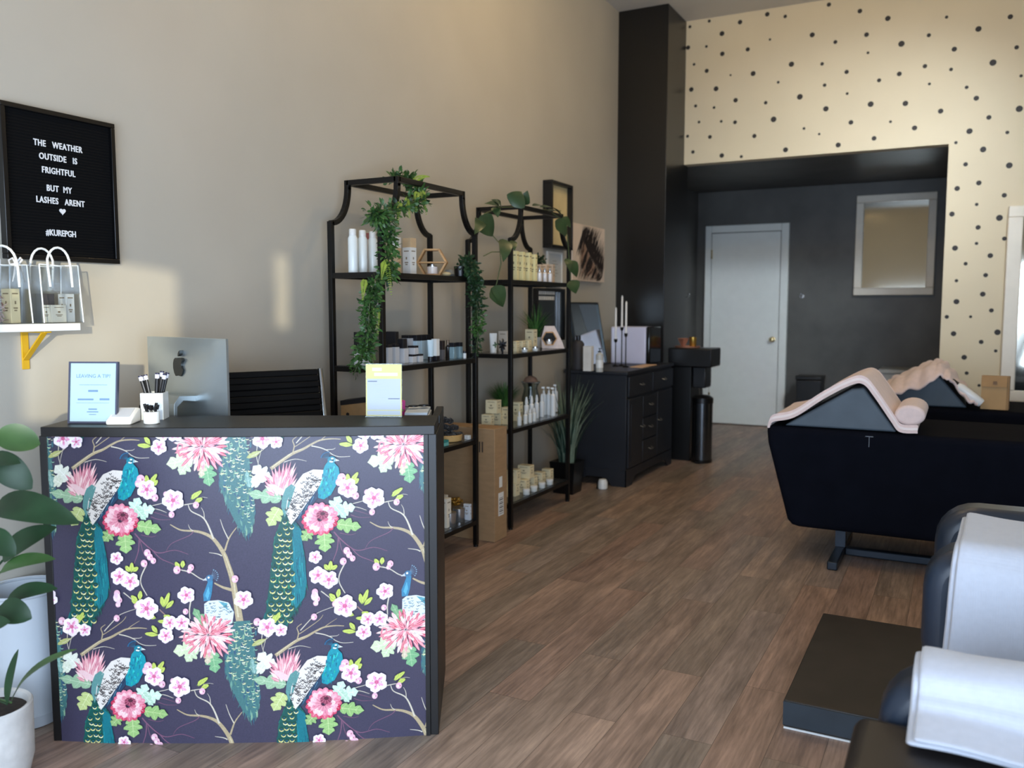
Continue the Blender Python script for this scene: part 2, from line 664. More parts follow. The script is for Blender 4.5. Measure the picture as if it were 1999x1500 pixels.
def stroke(pts, w0, w1, c):
    """tapering line as quads with smooth corners"""
    P = [Vector(p) for p in pts]
    Q = []
    n = len(P)
    for i in range(n - 1):         # catmull-rom
        a, b, c2, d = P[max(i - 1, 0)], P[i], P[i + 1], P[min(i + 2, n - 1)]
        for k in range(4):
            t = k / 4
            Q.append(0.5 * ((2 * b) + (c2 - a) * t + (2 * a - 5 * b + 4 * c2 - d) * t * t + (3 * b - a - 3 * c2 + d) * t ** 3))
    Q.append(P[-1])
    lft, rgt = [], []
    m = len(Q)
    for i, p in enumerate(Q):
        dd = Q[min(i + 1, m - 1)] - Q[max(i - 1, 0)]
        if dd.length < 1e-6:
            continue
        nn = Vector((-dd.y, dd.x)).normalized()
        w = (w0 + (w1 - w0) * i / (m - 1)) / 2
        lft.append(p + nn * w)
        rgt.append(p - nn * w)
    for i in range(len(lft) - 1):
        poly([lft[i], lft[i + 1], rgt[i + 1], rgt[i]], c)


def petal(b, t, w, c, pos=0.6):
    b, t = Vector(b), Vector(t)
    d = t - b
    n = Vector((-d.y, d.x)).normalized() * w / 2
    poly([b, b + d * 0.3 + n * 0.75, b + d * pos + n, b + d * 0.88 + n * 0.55, t, b + d * 0.88 - n * 0.55, b + d * pos - n, b + d * 0.3 - n * 0.75], c)


def spike(b, t, w, c):
    b, t = Vector(b), Vector(t)
    d = t - b
    n = Vector((-d.y, d.x)).normalized() * w / 2
    poly([b + n * 0.5, b + d * 0.45 + n, t, b + d * 0.45 - n, b - n * 0.5], c)


def disc(x, y, r, c, n=12, sq=1.0):
    poly([(x + r * math.cos(2 * math.pi * i / n), y + sq * r * math.sin(2 * math.pi * i / n)) for i in range(n)], c)


def blossom(x, y, r, rot=0.0, warm=0):
    for k in range(5):
        a = rot + k * 2 * math.pi / 5
        c = ((248, 236, 242), (240, 222, 234), (250, 242, 246))[k % 3]
        tx, ty = x + r * 0.56 * math.cos(a), y + r * 0.56 * math.sin(a)
        poly([(tx + r * (0.47 + 0.05 * (j % 2)) * math.cos(2 * math.pi * j / 12), ty + r * (0.47 + 0.05 * (j % 2)) * math.sin(2 * math.pi * j / 12)) for j in range(12)], c)
        petal((x, y), (x + r * 0.75 * math.cos(a), y + r * 0.75 * math.sin(a)), r * 0.32, (236, 164, 196))
    disc(x, y, r * 0.20, (206, 80, 128), 8)
    for k in range(7):
        a = rot + 0.4 + k * 0.9
        stroke([(x, y), (x + r * 0.45 * math.cos(a), y + r * 0.45 * math.sin(a))], r * 0.05, r * 0.03, (206, 110, 142))
        disc(x + r * 0.45 * math.cos(a), y + r * 0.45 * math.sin(a), r * 0.05, (150, 70, 96), 5)


def bud(x, y, r, c=(226, 178, 192)):
    disc(x, y, r, c, 10, 1.15)
    disc(x - r * 0.3, y + r * 0.2, r * 0.5, (238, 214, 220), 8)
    disc(x + r * 0.4, y + r * 0.1, r * 0.25, (186, 104, 130), 6)


def lobed(b, t, w, c, vein, lobes=3):
    b, t = Vector(b), Vector(t)
    d = t - b
    n = Vector((-d.y, d.x)).normalized() * w * 0.62
    L, Rr = [], []
    for i in range(lobes):
        f = (i + 0.5) / (lobes + 0.6)
        amp = (0.75, 1.0, 0.62, 0.4)[i % 4]
        L += [b + d * (f - 0.10) + n * (amp * 0.62), b + d * (f + 0.0) + n * (amp * 0.92), b + d * (f + 0.11) + n * (amp * 0.97), b + d * (f + 0.17) + n * (amp * 0.60)]
        Rr += [b + d * (f - 0.10) - n * (amp * 0.62), b + d * (f + 0.0) - n * (amp * 0.92), b + d * (f + 0.11) - n * (amp * 0.97), b + d * (f + 0.17) - n * (amp * 0.60)]
    poly([b] + L + [t] + Rr[::-1], c)
    stroke([b, b + d * 0.5, t], 5, 1.5, vein)
    for i in range(lobes):
        f = (i + 0.3) / (lobes + 0.6)
        for q in (L, Rr):
            stroke([b + d * f, q[i * 4 + 2] * 0.8 + (b + d * f) * 0.2], 3, 1, vein)


def draw_tile():
    rd = random.Random(11)
    BR, BR2, PUR = (176, 158, 124), (206, 196, 176), (128, 86, 108)
    # bare branches, upper
    stroke([(262, 492), (330, 440), (410, 385), (480, 355), (540, 320), (600, 292), (680, 283), (742, 287)], 26, 5, BR)
    stroke([(270, 480), (340, 428), (410, 378), (480, 350)], 7, 3, (208, 194, 158))
    stroke([(410, 385), (420, 330), (408, 290), (440, 262)], 9, 4, BR)
    stroke([(416, 340), (450, 320), (560, 240), (590, 200)], 6, 3, BR)
    stroke([(540, 332), (600, 345), (650, 366), (690, 396), (740, 412), (812, 410)], 8, 3, BR2)
    stroke([(600, 292), (640, 262), (690, 230)], 5, 2, BR)
    stroke([(640, 360), (690, 358), (708, 348)], 5, 2, BR2)
    stroke([(352, 445), (430, 424), (510, 440)], 6, 2, BR2)
    # tree branch, right
    stroke([(1462, 1600), (1440, 1465), (1428, 1400), (1405, 1280), (1370, 1170), (1340, 1090), (1270, 990), (1200, 948), (1130, 932), (1040, 925), (965, 885)], 52, 6, BR)
    stroke([(1450, 1560), (1432, 1440), (1415, 1300), (1380, 1180), (1345, 1095)], 12, 4, (204, 192, 158))
    stroke([(1270, 990), (1230, 890), (1190, 832), (1112, 790), (1090, 745)], 13, 5, BR2)
    stroke([(1205, 850), (1200, 800), (1182, 765)], 6, 2, BR2)
    stroke([(1350, 1075), (1380, 982), (1430, 908)], 14, 5, BR)
    stroke([(1374, 990), (1340, 920), (1315, 848)], 8, 3, BR2)
    stroke([(1330, 1112), (1300, 1098), (1240, 1088)], 9, 3, BR2)
    stroke([(1412, 1362), (1340, 1340), (1280, 1308)], 24, 9, BR)
    stroke([(1130, 932), (1105, 915), (1092, 885)], 6, 2, BR2)
    stroke([(1130, 932), (1100, 965), (980, 1020), (940, 1075)], 6, 2, PUR)
    stroke([(1030, 1210), (1110, 1230), (1180, 1275), (1230, 1290)], 9, 5, BR2)
    # purple twigs under the big flower
    stroke([(715, 950), (760, 1000), (840, 1070), (900, 1090), (1000, 1070), (1095, 1100)], 10, 3, PUR)
    stroke([(842, 1070), (900, 1130), (990, 1170), (1062, 1215)], 7, 3, PUR)
    stroke([(748, 990), (742, 1080), (712, 1172)], 8, 4, PUR)
    stroke([(755, 1005), (775, 1080), (800, 1130)], 5, 3, PUR)
    stroke([(760, 960), (830, 975), (870, 965)], 4, 2, PUR)
    stroke([(800, 1180), (765, 1260), (765, 1320), (808, 1400)], 9, 6, BR2)
    stroke([(640, 1380), (690, 1420), (760, 1480)], 8, 4, BR2)
    stroke([(505, 1665), (560, 1600), (620, 1540), (735, 1495)], 7, 3, BR2)
    stroke([(895, 1500), (960, 1560), (1010, 1600)], 9, 5, (150, 120, 110))
    stroke([(1120, 1420), (1108, 1500), (1112, 1570)], 10, 7, BR2)
    stroke([(165, 310), (160, 400), (180, 470)], 7, 3, BR2)
    stroke([(195, 350), (180, 410), (170, 470)], 5, 2, BR2)
    stroke([(800, 760), (900, 735), (940, 722)], 6, 3, BR2)
    stroke([(790, 770), (870, 775), (940, 800)], 7, 3, BR2)
    stroke([(780, 790), (860, 800), (960, 832)], 6, 2, PUR)
    stroke([(830, 830), (890, 850), (970, 850)], 5, 2, PUR)
    stroke([(1060, 745), (1120, 735), (1150, 735)], 8, 4, BR2)
    stroke([(1150, 700), (1190, 690), (1225, 695)], 4, 2, BR2)
    # tail of the second bird, hanging right
    T2 = [(1375, 235), (1330, 330), (1335, 410), (1305, 480), (1306, 600), (1350, 720), (1396, 820), (1440, 905), (1500, 968), (1540, 930), (1560, 800), (1545, 640), (1520, 480), (1500, 360), (1480, 230)]
    poly(T2, (66, 112, 112))
    for k in range(64):      # ragged feather ends along the outline
        e = rd.randrange(len(T2) - 1)
        a, q = Vector(T2[e]), Vector(T2[e + 1])
        p = a.lerp(q, rd.random())
        stroke([p, p + Vector((rd.uniform(-12, 12), rd.uniform(22, 48)))], 8, 1.5, rd.choice([(66, 112, 112), (96, 140, 128), (52, 92, 112)]))
    for k in range(95):
        x, y = rd.uniform(1310, 1550), rd.uniform(240, 950)
        lo = 1310 + max(0, y - 600) * 0.5
        if not (lo + 8 < x < 1548 - max(0, 500 - y) * 0.1):
            continue
        col = rd.choice([(56, 102, 116), (104, 148, 132), (54, 88, 112), (140, 172, 140), (90, 130, 110)])
        petal((x, y), (x + rd.uniform(-8, 14), y + rd.uniform(30, 62)), rd.uniform(9, 18), col)
    for k in range(190):
        x, y = rd.uniform(1318, 1545), rd.uniform(235, 930)
        lo = 1318 + max(0, y - 560) * 0.5
        if x < lo:
            continue
        r = rd.uniform(9, 15)
        poly([(x - r, y), (x - r * 0.5, y + r * 0.75), (x + r * 0.5, y + r * 0.75), (x + r, y), (x + r * 0.4, y + r * 0.35), (x - r * 0.4, y + r * 0.35)], rd.choice([(228, 226, 172), (206, 214, 166), (240, 238, 204), (150, 196, 160)]))
        disc(x, y, r * 0.32, (40, 66, 92), 6)
    # second bird: head, neck, speckled back
    for a in range(7):
        t = R(-70 + a * 18)
        stroke([(1258, 1258), (1258 + 46 * math.cos(t), 1258 + 46 * math.sin(t))], 3, 2, (104, 128, 150))
        disc(1258 + 48 * math.cos(t), 1258 + 48 * math.sin(t), 5, (120, 150, 168), 6)
    disc(1246, 1274, 26, (62, 108, 140), 12)
    poly([(1222, 1268), (1196, 1290), (1228, 1288)], (196, 200, 204))
    disc(1240, 1268, 8, (226, 230, 232), 8)
    poly([(1238, 1290), (1222, 1340), (1204, 1390), (1208, 1440), (1250, 1436), (1262, 1390), (1268, 1330), (1270, 1290)], (54, 124, 158))
    poly([(1240, 1330), (1218, 1400), (1236, 1430), (1250, 1380)], (86, 164, 190))
    poly([(1212, 1460), (1240, 1438), (1310, 1432), (1380, 1450), (1420, 1520), (1410, 1600), (1320, 1640), (1240, 1610), (1214, 1540)], (214, 222, 222))
    poly([(1310, 1440), (1390, 1460), (1415, 1520), (1370, 1500)], (88, 156, 168))
    for k in range(60):
        x, y = rd.uniform(1222, 1400), rd.uniform(1446, 1600)
        stroke([(x - 8, y), (x, y + 7), (x + 8, y)], 4, 4, rd.choice([(70, 86, 96), (96, 128, 140)]))
    lobed((1210, 1620), (1140, 1490), 70, (120, 162, 118), (170, 196, 150))
    # chrysanthemum
    cx, cy = 1185, 330
    for b, t, w, c, v in (((1120, 420), (935, 455), 120, (206, 214, 176), (236, 238, 214)), ((1090, 430), (1030, 530), 90, (196, 210, 170), (230, 236, 210)),
                          ((1215, 460), (1240, 612), 105, (120, 172, 124), (176, 206, 160)), ((1190, 440), (1180, 550), 60, (206, 190, 160), (230, 220, 200))):
        lobed(b, t, w, c, v)
    for ring, (r0, r1, n, w) in enumerate(((95, 205, 30, 22), (70, 166, 30, 20), (45, 126, 26, 18), (20, 88, 20, 15), (6, 50, 12, 13))):
        for k in range(n):
            a = 2 * math.pi * k / n + ring * 0.37 + rd.uniform(-0.07, 0.07)
            rr = r1 * rd.uniform(0.85, 1.08)
            sq = 0.80
            c = rd.choice([(212, 84, 106), (232, 140, 152), (246, 206, 202), (250, 234, 226), (248, 220, 210), (218, 106, 128)])
            tx, ty = cx + rr * math.cos(a), cy + sq * rr * math.sin(a) + (18 if math.sin(a) > 0 else 0)
            petal((cx + r0 * math.cos(a), cy + sq * r0 * math.sin(a)), (tx, ty), w, c)
            stroke([(cx + r0 * math.cos(a), cy + sq * r0 * math.sin(a)), (tx, ty)], 2.5, 1.5, (246, 228, 222) if c[1] < 150 else (198, 90, 112))
    stroke([(1035, 400), (1012, 360), (1020, 315), (1046, 318), (1044, 340)], 14, 8, (222, 136, 146))
    # pink bud behind the bird
    for b, t, w, c, v in (((240, 570), (140, 468), 110, (224, 226, 210), (246, 246, 236)), ((190, 600), (118, 560), 80, (214, 218, 196), (240, 240, 226)),
                          ((345, 705), (110, 660), 90, (150, 182, 146), (198, 216, 184)), ((330, 770), (262, 900), 110, (188, 200, 130), (220, 226, 176)), ((120, 620), (95, 500), 40, (120, 160, 150), (170, 200, 190))):
        lobed(b, t, w, c, v)
    for row, (n, bx, by) in enumerate(((9, 330, 610), (8, 325, 640), (7, 330, 665), (5, 335, 680))):
        for k in range(n):
            f = k / (n - 1)
            tx = 212 + f * 222 + row * 6 + rd.uniform(-4, 4)
            ty = 535 - math.sin(f * 2.2) * 62 + row * 38 - f * 40 + rd.uniform(-6, 6)
            c = rd.choice([(216, 138, 150), (228, 164, 168), (202, 112, 132), (240, 204, 200)])
            spike((bx + (f - 0.5) * 80, by), (tx, ty), 26, c)
            stroke([(bx + (f - 0.5) * 80, by), (tx, ty)], 3, 1, (246, 222, 216))
    poly([(240, 600), (290, 600), (360, 640), (352, 680), (300, 660)], (234, 196, 196))
    # bird: tail
    TL = [(372, 770), (345, 870), (310, 960), (296, 1100), (284, 1250), (272, 1400), (262, 1520), (238, 1585), (262, 1600), (300, 1592), (350, 1625), (392, 1640), (430, 1580), (478, 1505), (528, 1420), (540, 1310), (522, 1150), (494, 1000), (486, 920), (440, 860), (420, 780)]
    poly(TL, (18, 82, 76))
    for k in range(90):
        e = rd.randrange(len(TL) - 1)
        a, q = Vector(TL[e]), Vector(TL[e + 1])
        p = a.lerp(q, rd.random())
        stroke([p, p + Vector((rd.uniform(-14, 12), rd.uniform(20, 46)))], 7, 1.5, rd.choice([(18, 82, 76), (14, 104, 106), (34, 110, 92)]))
    poly([(430, 880), (486, 925), (496, 1000), (522, 1150), (540, 1310), (528, 1420), (470, 1500), (440, 1440), (440, 1200), (432, 1000)], (16, 112, 122))
    for k in range(46):
        x, y = rd.uniform(425, 515), rd.uniform(930, 1420)
        stroke([(x, y), (x + 6, y + rd.uniform(40, 90))], 5, 2, rd.choice([(24, 142, 150), (12, 92, 104), (40, 160, 158), (10, 70, 92)]))
    for k in range(90):
        x, y = rd.uniform(285, 430), rd.uniform(820, 1590)
        lo = 372 - (y - 770) * 0.32 if y < 960 else 312 - (y - 960) * 0.09
        if x < lo + 8:
            continue
        stroke([(x, y), (x + rd.uniform(-8, 8), y + rd.uniform(22, 50))], 7, 2, rd.choice([(10, 104, 92), (34, 124, 100), (12, 58, 62), (44, 140, 104), (26, 96, 104)]))
    yy = 870
    row = 0
    while yy < 1590:
        w = 60 + (yy - 870) * 0.16 if yy < 1400 else 140
        x0 = 350 - (yy - 870) * 0.35 if yy < 980 else 310 - (yy - 980) * 0.07
        n = 2 + (1 if w > 75 else 0)
        for k in range(n):
            x = x0 + 22 + (k + 0.5 * (row % 2)) * (w / max(1, n - 0.5)) + rd.uniform(-4, 4)
            y = yy + rd.uniform(-6, 6)
            r = 17 + (yy - 870) * 0.008
            disc(x, y, r * 1.0, (28, 72, 54), 10)
            poly([(x - r, y - r * 0.2), (x - r * 0.7, y + r * 0.7), (x, y + r), (x + r * 0.7, y + r * 0.7), (x + r, y - r * 0.2), (x + r * 0.5, y + r * 0.4), (x, y + r * 0.55), (x - r * 0.5, y + r * 0.4)],
                 rd.choice([(240, 228, 146), (222, 214, 142), (246, 238, 180)]))
            disc(x, y, r * 0.45, (24, 92, 110), 8)
            disc(x, y + r * 0.1, r * 0.22, (16, 36, 66), 6)
        yy += 42
        row += 1
    # bird: body
    poly([(345, 760), (350, 690), (372, 630), (410, 600), (440, 620), (400, 760), (372, 840)], (92, 142, 138))
    poly([(632, 502), (560, 497), (490, 528), (430, 610), (385, 720), (378, 800), (418, 892), (470, 822), (520, 742), (585, 650), (632, 570)], (224, 216, 206))
    for k in range(150):
        t = rd.random()
        x = 605 - t * 200 + rd.uniform(-62, 62)
        y = 530 + t * 300 + rd.uniform(-40, 40)
        if (x - 380) < 0 or y < 505 + max(0, (560 - x)) * 0.42 or y > 890 - (x - 420) * 1.35 or y > 640 + (620 - x) * 1.15 or x < 430 - (y - 610) * 0.4 * (1 if y < 720 else 0.8):
            continue
        stroke([(x - 9, y - 3), (x, y + 7), (x + 9, y - 3)], 4.5, 4.5, rd.choice([(58, 50, 50), (92, 80, 76), (44, 40, 44)]))
    poly([(592, 640), (606, 690), (560, 750), (500, 830), (434, 892), (462, 836), (520, 742)], (36, 62, 88))
    for k in range(7):
        x, y = 590 - k * 20, 662 + k * 28
        stroke([(x, y), (x - 22, y + 46)], 6, 2, (82, 128, 150) if k % 2 else (22, 40, 62))
    poly([(630, 505), (640, 470), (662, 440), (700, 446), (736, 486), (746, 540), (724, 610), (690, 680), (640, 712), (602, 700), (596, 640), (630, 570)], (16, 142, 156))
    for k in range(60):
        t = rd.random()
        x, y = 675 - t * 40 + rd.uniform(-40, 44), 480 + t * 210 + rd.uniform(-10, 10)
        if x > 744 or x < 600 or (y < 520 and (x < 645 or x > 728)) or (y > 620 and x > 745 - (y - 540) * 0.5):
            continue
        stroke([(x, y), (x - 4, y + rd.uniform(12, 30))], 8, 3, rd.choice([(30, 178, 184), (8, 112, 136), (24, 172, 140), (60, 200, 196), (8, 92, 120)]))
    disc(686, 430, 30, (22, 124, 142), 12, 0.85)
    poly([(708, 420), (742, 436), (706, 442)], (214, 218, 210))
    disc(690, 421, 10, (222, 232, 228), 8, 0.6)
    disc(692, 432, 6, (14, 26, 40), 6)
    poly([(672, 436), (700, 442), (690, 450), (670, 446)], (220, 230, 226))
    for a in range(8):
        t = R(190 + a * 12)
        stroke([(664, 420), (664 + 50 * math.cos(t), 420 + 44 * math.sin(t))], 3, 2, (34, 92, 120))
        disc(664 + 52 * math.cos(t), 420 + 46 * math.sin(t), 5, (30, 100, 140), 6)
    # big protea
    for b, t, w, c, v in (((700, 800), (752, 690), 90, (196, 220, 200), (232, 242, 230)), ((740, 790), (862, 770), 90, (200, 222, 200), (236, 244, 232)), ((720, 760), (800, 850), 60, (176, 206, 180), (222, 236, 220)),
                          ((735, 890), (908, 918), 92, (146, 182, 112), (194, 212, 150)), ((650, 950), (662, 1092), 116, (150, 186, 116), (200, 216, 156)), ((560, 930), (500, 1005), 80, (140, 174, 108), (190, 208, 150))):
        lobed(b, t, w, c, v)
    px, py = 618, 852
    for ring, (r0, r1, n, w, cs) in enumerate(((60, 132, 17, 54, [(190, 40, 76), (206, 70, 100), (214, 96, 120)]), (45, 112, 15, 48, [(232, 168, 178), (240, 196, 198), (222, 128, 148)]),
                                               (30, 90, 13, 40, [(238, 186, 192), (226, 140, 158), (244, 212, 210)]), (15, 66, 12, 30, [(204, 104, 128), (226, 150, 164)]))):
        for k in range(n):
            a = 2 * math.pi * k / n + ring * 0.2
            rr = r1 * rd.uniform(0.92, 1.04)
            c = rd.choice(cs)
            if ring == 0 and math.sin(a) < -0.2:
                c = rd.choice([(214, 96, 120), (226, 140, 158)])
            petal((px + r0 * math.cos(a), py + r0 * 0.9 * math.sin(a)), (px + rr * math.cos(a), py + rr * 0.92 * math.sin(a)), w, c)
            stroke([(px + r0 * math.cos(a), py + r0 * 0.9 * math.sin(a)), (px + rr * 0.9 * math.cos(a), py + rr * 0.83 * math.sin(a))], 3, 1.5, (250, 226, 224) if ring < 2 else (170, 60, 92))
    disc(634, 822, 42, (150, 66, 88), 14, 0.75)
    for k in range(18):
        a = 2 * math.pi * k / 18
        stroke([(634 + 16 * math.cos(a), 816 + 12 * math.sin(a)), (634 + 50 * math.cos(a), 826 + 36 * math.sin(a))], 4, 2, (196, 108, 130) if k % 2 else (112, 44, 68))
    disc(636, 814, 18, (84, 36, 54), 10, 0.7)
    # blossoms, buds and yellow green leaves
    YG = (190, 202, 96)
    for b, t in (((820, 600), (874, 520)), ((806, 590), (800, 530)), ((840, 610), (880, 565)), ((1110, 700), (1190, 640)), ((1120, 705), (1150, 655)), ((1140, 720), (1196, 695)), ((700, 1230), (704, 1155)), ((705, 1220), (750, 1190)), ((690, 1225), (660, 1180)),
                 ((750, 1440), (700, 1395)), ((760, 1430), (768, 1360)), ((745, 1450), (705, 1425)), ((935, 1480), (970, 1370)), ((930, 1480), (915, 1400)), ((945, 1490), (1002, 1430)), ((1060, 1195), (1064, 1140)), ((1040, 1200), (1010, 1150)),
                 ((900, 1682), (800, 1672)), ((890, 1670), (850, 1612)), ((880, 1560), (820, 1540)), ((322, 1600), (362, 1520)), ((312, 1606), (330, 1540)), ((990, 1590), (890, 1580)), ((1000, 1560), (930, 1540))):
        petal(b, t, 34, YG, 0.5)
        stroke([b, t], 3, 1, (120, 150, 74))
    petal((200, 360), (95, 410), 40, (176, 178, 112), 0.5)
    stroke([(260, 300), (200, 360), (130, 400)], 5, 3, BR2)
    for x, y, r in ((760, 560, 30), (742, 590, 24), (862, 690, 24), (836, 680, 18), (980, 810, 21), (1150, 742, 22), (812, 1085, 24), (830, 1115, 22), (855, 1142, 20), (790, 1162, 24), (1022, 1208, 26), (1120, 1190, 22), (1108, 1215, 16), (600, 1562, 22), (600, 1380, 22), (618, 1430, 20), (608, 1462, 18), (1086, 1510, 20), (205, 1590, 26), (1428, 1275, 24), (938, 665, 18), (742, 1470, 20)):
        bud(x, y, r)
    for x, y, r, a in ((804, 632, 68, 0.2), (990, 708, 76, 0.5), (594, 1126, 46, 0.1), (618, 1258, 62, 0.9), (694, 1292, 64, 0.3), (812, 1488, 80, 0.0), (1090, 1390, 60, 0.6), (976, 1592, 52, 0.2), (1060, 1592, 56, 0.9), (950, 1686, 54, 0.4), (278, 1630, 68, 0.15), (372, 1652, 46, 0.8), (1490, 1425, 66, 0.3)):
        blossom(x, y, r, a)
    disc(600, 1410, 26, (234, 214, 222), 10, 1.3)
    petal((600, 1420), (590, 1370), 30, (226, 190, 204))
    petal((604, 1420), (622, 1478), 24, (230, 202, 212))


draw_tile()


def to_uv(cx, cy):
    px, py = cx / 3.75 + 80, cy / 3.75 + 780
    xl = 100 + (py - 848) * 0.058
    xr = 815 + (py - 838) * 0.0225
    return (px - xl) / (xr - xl), (py - 850) / 595.0


def clip(pts):
    for ax, lim, sgn in ((0, 0.0, 1), (0, 1.0, -1), (1, 0.0, 1), (1, 1.0, -1)):
        out = []
        for i in range(len(pts)):
            a, b = pts[i - 1], pts[i]
            ia, ib = (a[ax] - lim) * sgn >= 0, (b[ax] - lim) * sgn >= 0
            if ia != ib:
                t = (lim - a[ax]) / (b[ax] - a[ax])
                out.append((a[0] + (b[0] - a[0]) * t, a[1] + (b[1] - a[1]) * t))
            if ib:
                out.append(b)
        pts = out
        if len(pts) < 3:
            return None
    return pts


def make_print():
    vs, fs, cols = [], [], []
    NX = 24
    for i in range(NX + 1):
        x = DL * i / NX
        vs += [(x, bulge(x), 0.0), (x, bulge(x), DH)]
    for i in range(NX):
        fs.append((2 * i, 2 * i + 2, 2 * i + 3, 2 * i + 1))
        cols.append((62, 58, 78))
    uvp = [([to_uv(*p) for p in pts], c) for pts, c in PRINT]
    for ti in (-1, 0, 1):
        for tj in (-1, 0, 1):
            for idx, (pts, c) in enumerate(uvp):
                q = clip([(u + ti * 0.524, v + tj * 0.607) for u, v in pts])
                if not q:
                    continue
                o = len(vs)
                for u, v in q:
                    x = u * DL
                    vs.append((x, bulge(x) - 0.0004 - idx * 1.2e-6, DH * (1 - v)))
                fs.append(tuple(range(o, o + len(q))))
                cols.append(c)
    me = bpy.data.meshes.new('front_panel')
    me.from_pydata(vs, [], fs)
    at = me.color_attributes.new('ink', 'FLOAT_COLOR', 'CORNER')
    buf = []
    for p, c in zip(me.polygons, cols):
        buf += list(rgb(*c)) * p.loop_total
    at.data.foreach_set('color', buf)
    me.materials.append(vcol_mat('wallpaper_print', 0.34))
    o = bpy.data.objects.new('front_panel', me)
    COL.objects.link(o)
    o.parent = desk
    tag(o, 'dark wallpaper print of peacocks, proteas and cherry blossom', None)
    return o


make_print()
# backing board, top, end panels, inner work surface
bk = MB()
NX = 16
bp_ = [(DL * i / NX, bulge(DL * i / NX) + 0.001) for i in range(NX + 1)] + [(DL, 0.022), (0, 0.022)]
bk.prism(bp_, 'z', 0.004, DH)
bk.build('backing_board', DBLK, desk)
ct = MB()
cp = [(-0.010 + (DL + 0.032) * i / NX, bulge(DL * i / NX) - 0.016) for i in range(NX + 1)] + [(DL + 0.022, 0.22), (-0.010, 0.24)]
ct.prism(cp, 'z', DH + 0.001, DH + 0.029)
ct.build('counter_top', DBLK, desk, bevel=0.002)
for x0, x1 in ((-0.024, -0.001), (DL + 0.001, DL + 0.026)):
    MB().box(x0, x1, 0.0, 0.47, 0.0, DH + 0.0005).build('side_panel', DBLK, desk, bevel=0.002)
ed = MB().box(DL + 0.001, DL + 0.026, 0.222, 0.47, DH + 0.0008, DH + 0.029)
ed.build('side_panel_cap', DBLK, desk, bevel=0.002)
tr_ = MB()
tr_.box(DL - 0.012, DL + 0.001, -0.006, 0.0, 0, DH)
tr_.build('edge_trim', DBLK, desk)
MB().prism([(0.0, 0.024), (DL, 0.024), (DL, 0.468), (0.80, 0.468), (0.78, 0.58), (0.05, 0.58), (0.0, 0.468)], 'z', 0.722, 0.75).build('work_surface', DBLK, desk, bevel=0.002)

# ---------------------------------------------------------------- letter board on the left wall
lb = thing('letter_board', 'black framed letter board on left wall spelling a weather and lashes joke', 'sign', (XW, 1.86, 1.695))
LBW, LBH = 0.405, 0.485
fr = MB()
for y0, y1, z0, z1 in ((-LBW / 2, LBW / 2, LBH / 2 - 0.016, LBH / 2), (-LBW / 2, LBW / 2, -LBH / 2, -LBH / 2 + 0.016),
                       (-LBW / 2, -LBW / 2 + 0.016, -LBH / 2 + 0.016, LBH / 2 - 0.016), (LBW / 2 - 0.016, LBW / 2, -LBH / 2 + 0.016, LBH / 2 - 0.016)):
    fr.box(0.001, 0.03, y0, y1, z0, z1)
fr.build('frame', BLACKP, lb, bevel=0.002)
ft = MB()
ft.box(0.001, 0.014, -LBW / 2 + 0.016, LBW / 2 - 0.016, -LBH / 2 + 0.016, LBH / 2 - 0.016)
nz = 46
for i in range(nz):
    z = -LBH / 2 + 0.02 + i * (LBH - 0.04) / nz
    ft.box(0.014, 0.0165, -LBW / 2 + 0.016, LBW / 2 - 0.016, z, z + 0.005)
ft.build('felt', mat('black_felt', (6, 6, 7), 0.95, spec=0.2), lb)
WLET = mat('white_letter', (236, 236, 236), 0.4, var=0.02)
for body, yc, zc, sz, wd in (('THE   WEATHER', -0.006, 0.125, 0.0300, 1.0), ('OUTSIDE   IS', -0.008, 0.084, 0.0300, 1.0), ('FRIGHTFUL', -0.009, 0.041, 0.0300, 1.0),
                             ('BUT  MY', -0.010, -0.016, 0.0300, 1.0), ('LASHES   ARENT', -0.006, -0.056, 0.0300, 1.0), ('#KUREPGH', -0.010, -0.160, 0.030, 1.0)):
    tv, tf = text_mb(body, sz * 0.94, 0.0012, 0.0005, spacing=1.12 if body[0] != '#' else 1.0)
    # one mesh per word: split where the gap between letters is wide
    xs = sorted((min(tv[i][0] for i in f), max(tv[i][0] for i in f)) for f in tf)
    cuts, far = [], xs[0][1]
    for x0, x1 in xs:
        if x0 - far > 0.0085:
            cuts.append((x0 + far) / 2)
        far = max(far, x1)
    words = body.split()
    for k in range(len(cuts) + 1):
        lo, hi = ([-9] + cuts)[k], (cuts + [9])[k]
        fw_ = [f for f in tf if lo < tv[f[0]][0] < hi]
        m = MB()
        # lettering plane XZ facing -Y  ->  facing +X, running along +Y
        m.add([(0.0185 - v[1], yc + v[0] * 0.76, zc + v[2]) for v in tv], fw_)
        used = sorted({i for f in m.f for i in f})
        mp_ = {i: j for j, i in enumerate(used)}
        m.v, m.f = [m.v[i] for i in used], [[mp_[i] for i in f] for f in m.f]
        tag(m.build('lettering', WLET, lb), ('white letters reading ' + words[k].lower()) if len(cuts) + 1 == len(words) and body[0] != '#' else 'white letters', None)
hp = []
for i in range(28):
    t = 2 * math.pi * i / 28
    hp.append((0.0007 * 16 * math.sin(t) ** 3 - 0.002, -0.078 + 0.0007 * (13 * math.cos(t) - 5 * math.cos(2 * t) - 2 * math.cos(3 * t) - math.cos(4 * t))))
tag(MB().prism(hp, 'x', 0.0172, 0.0195).build('heart', WLET, lb), 'small white heart', None)

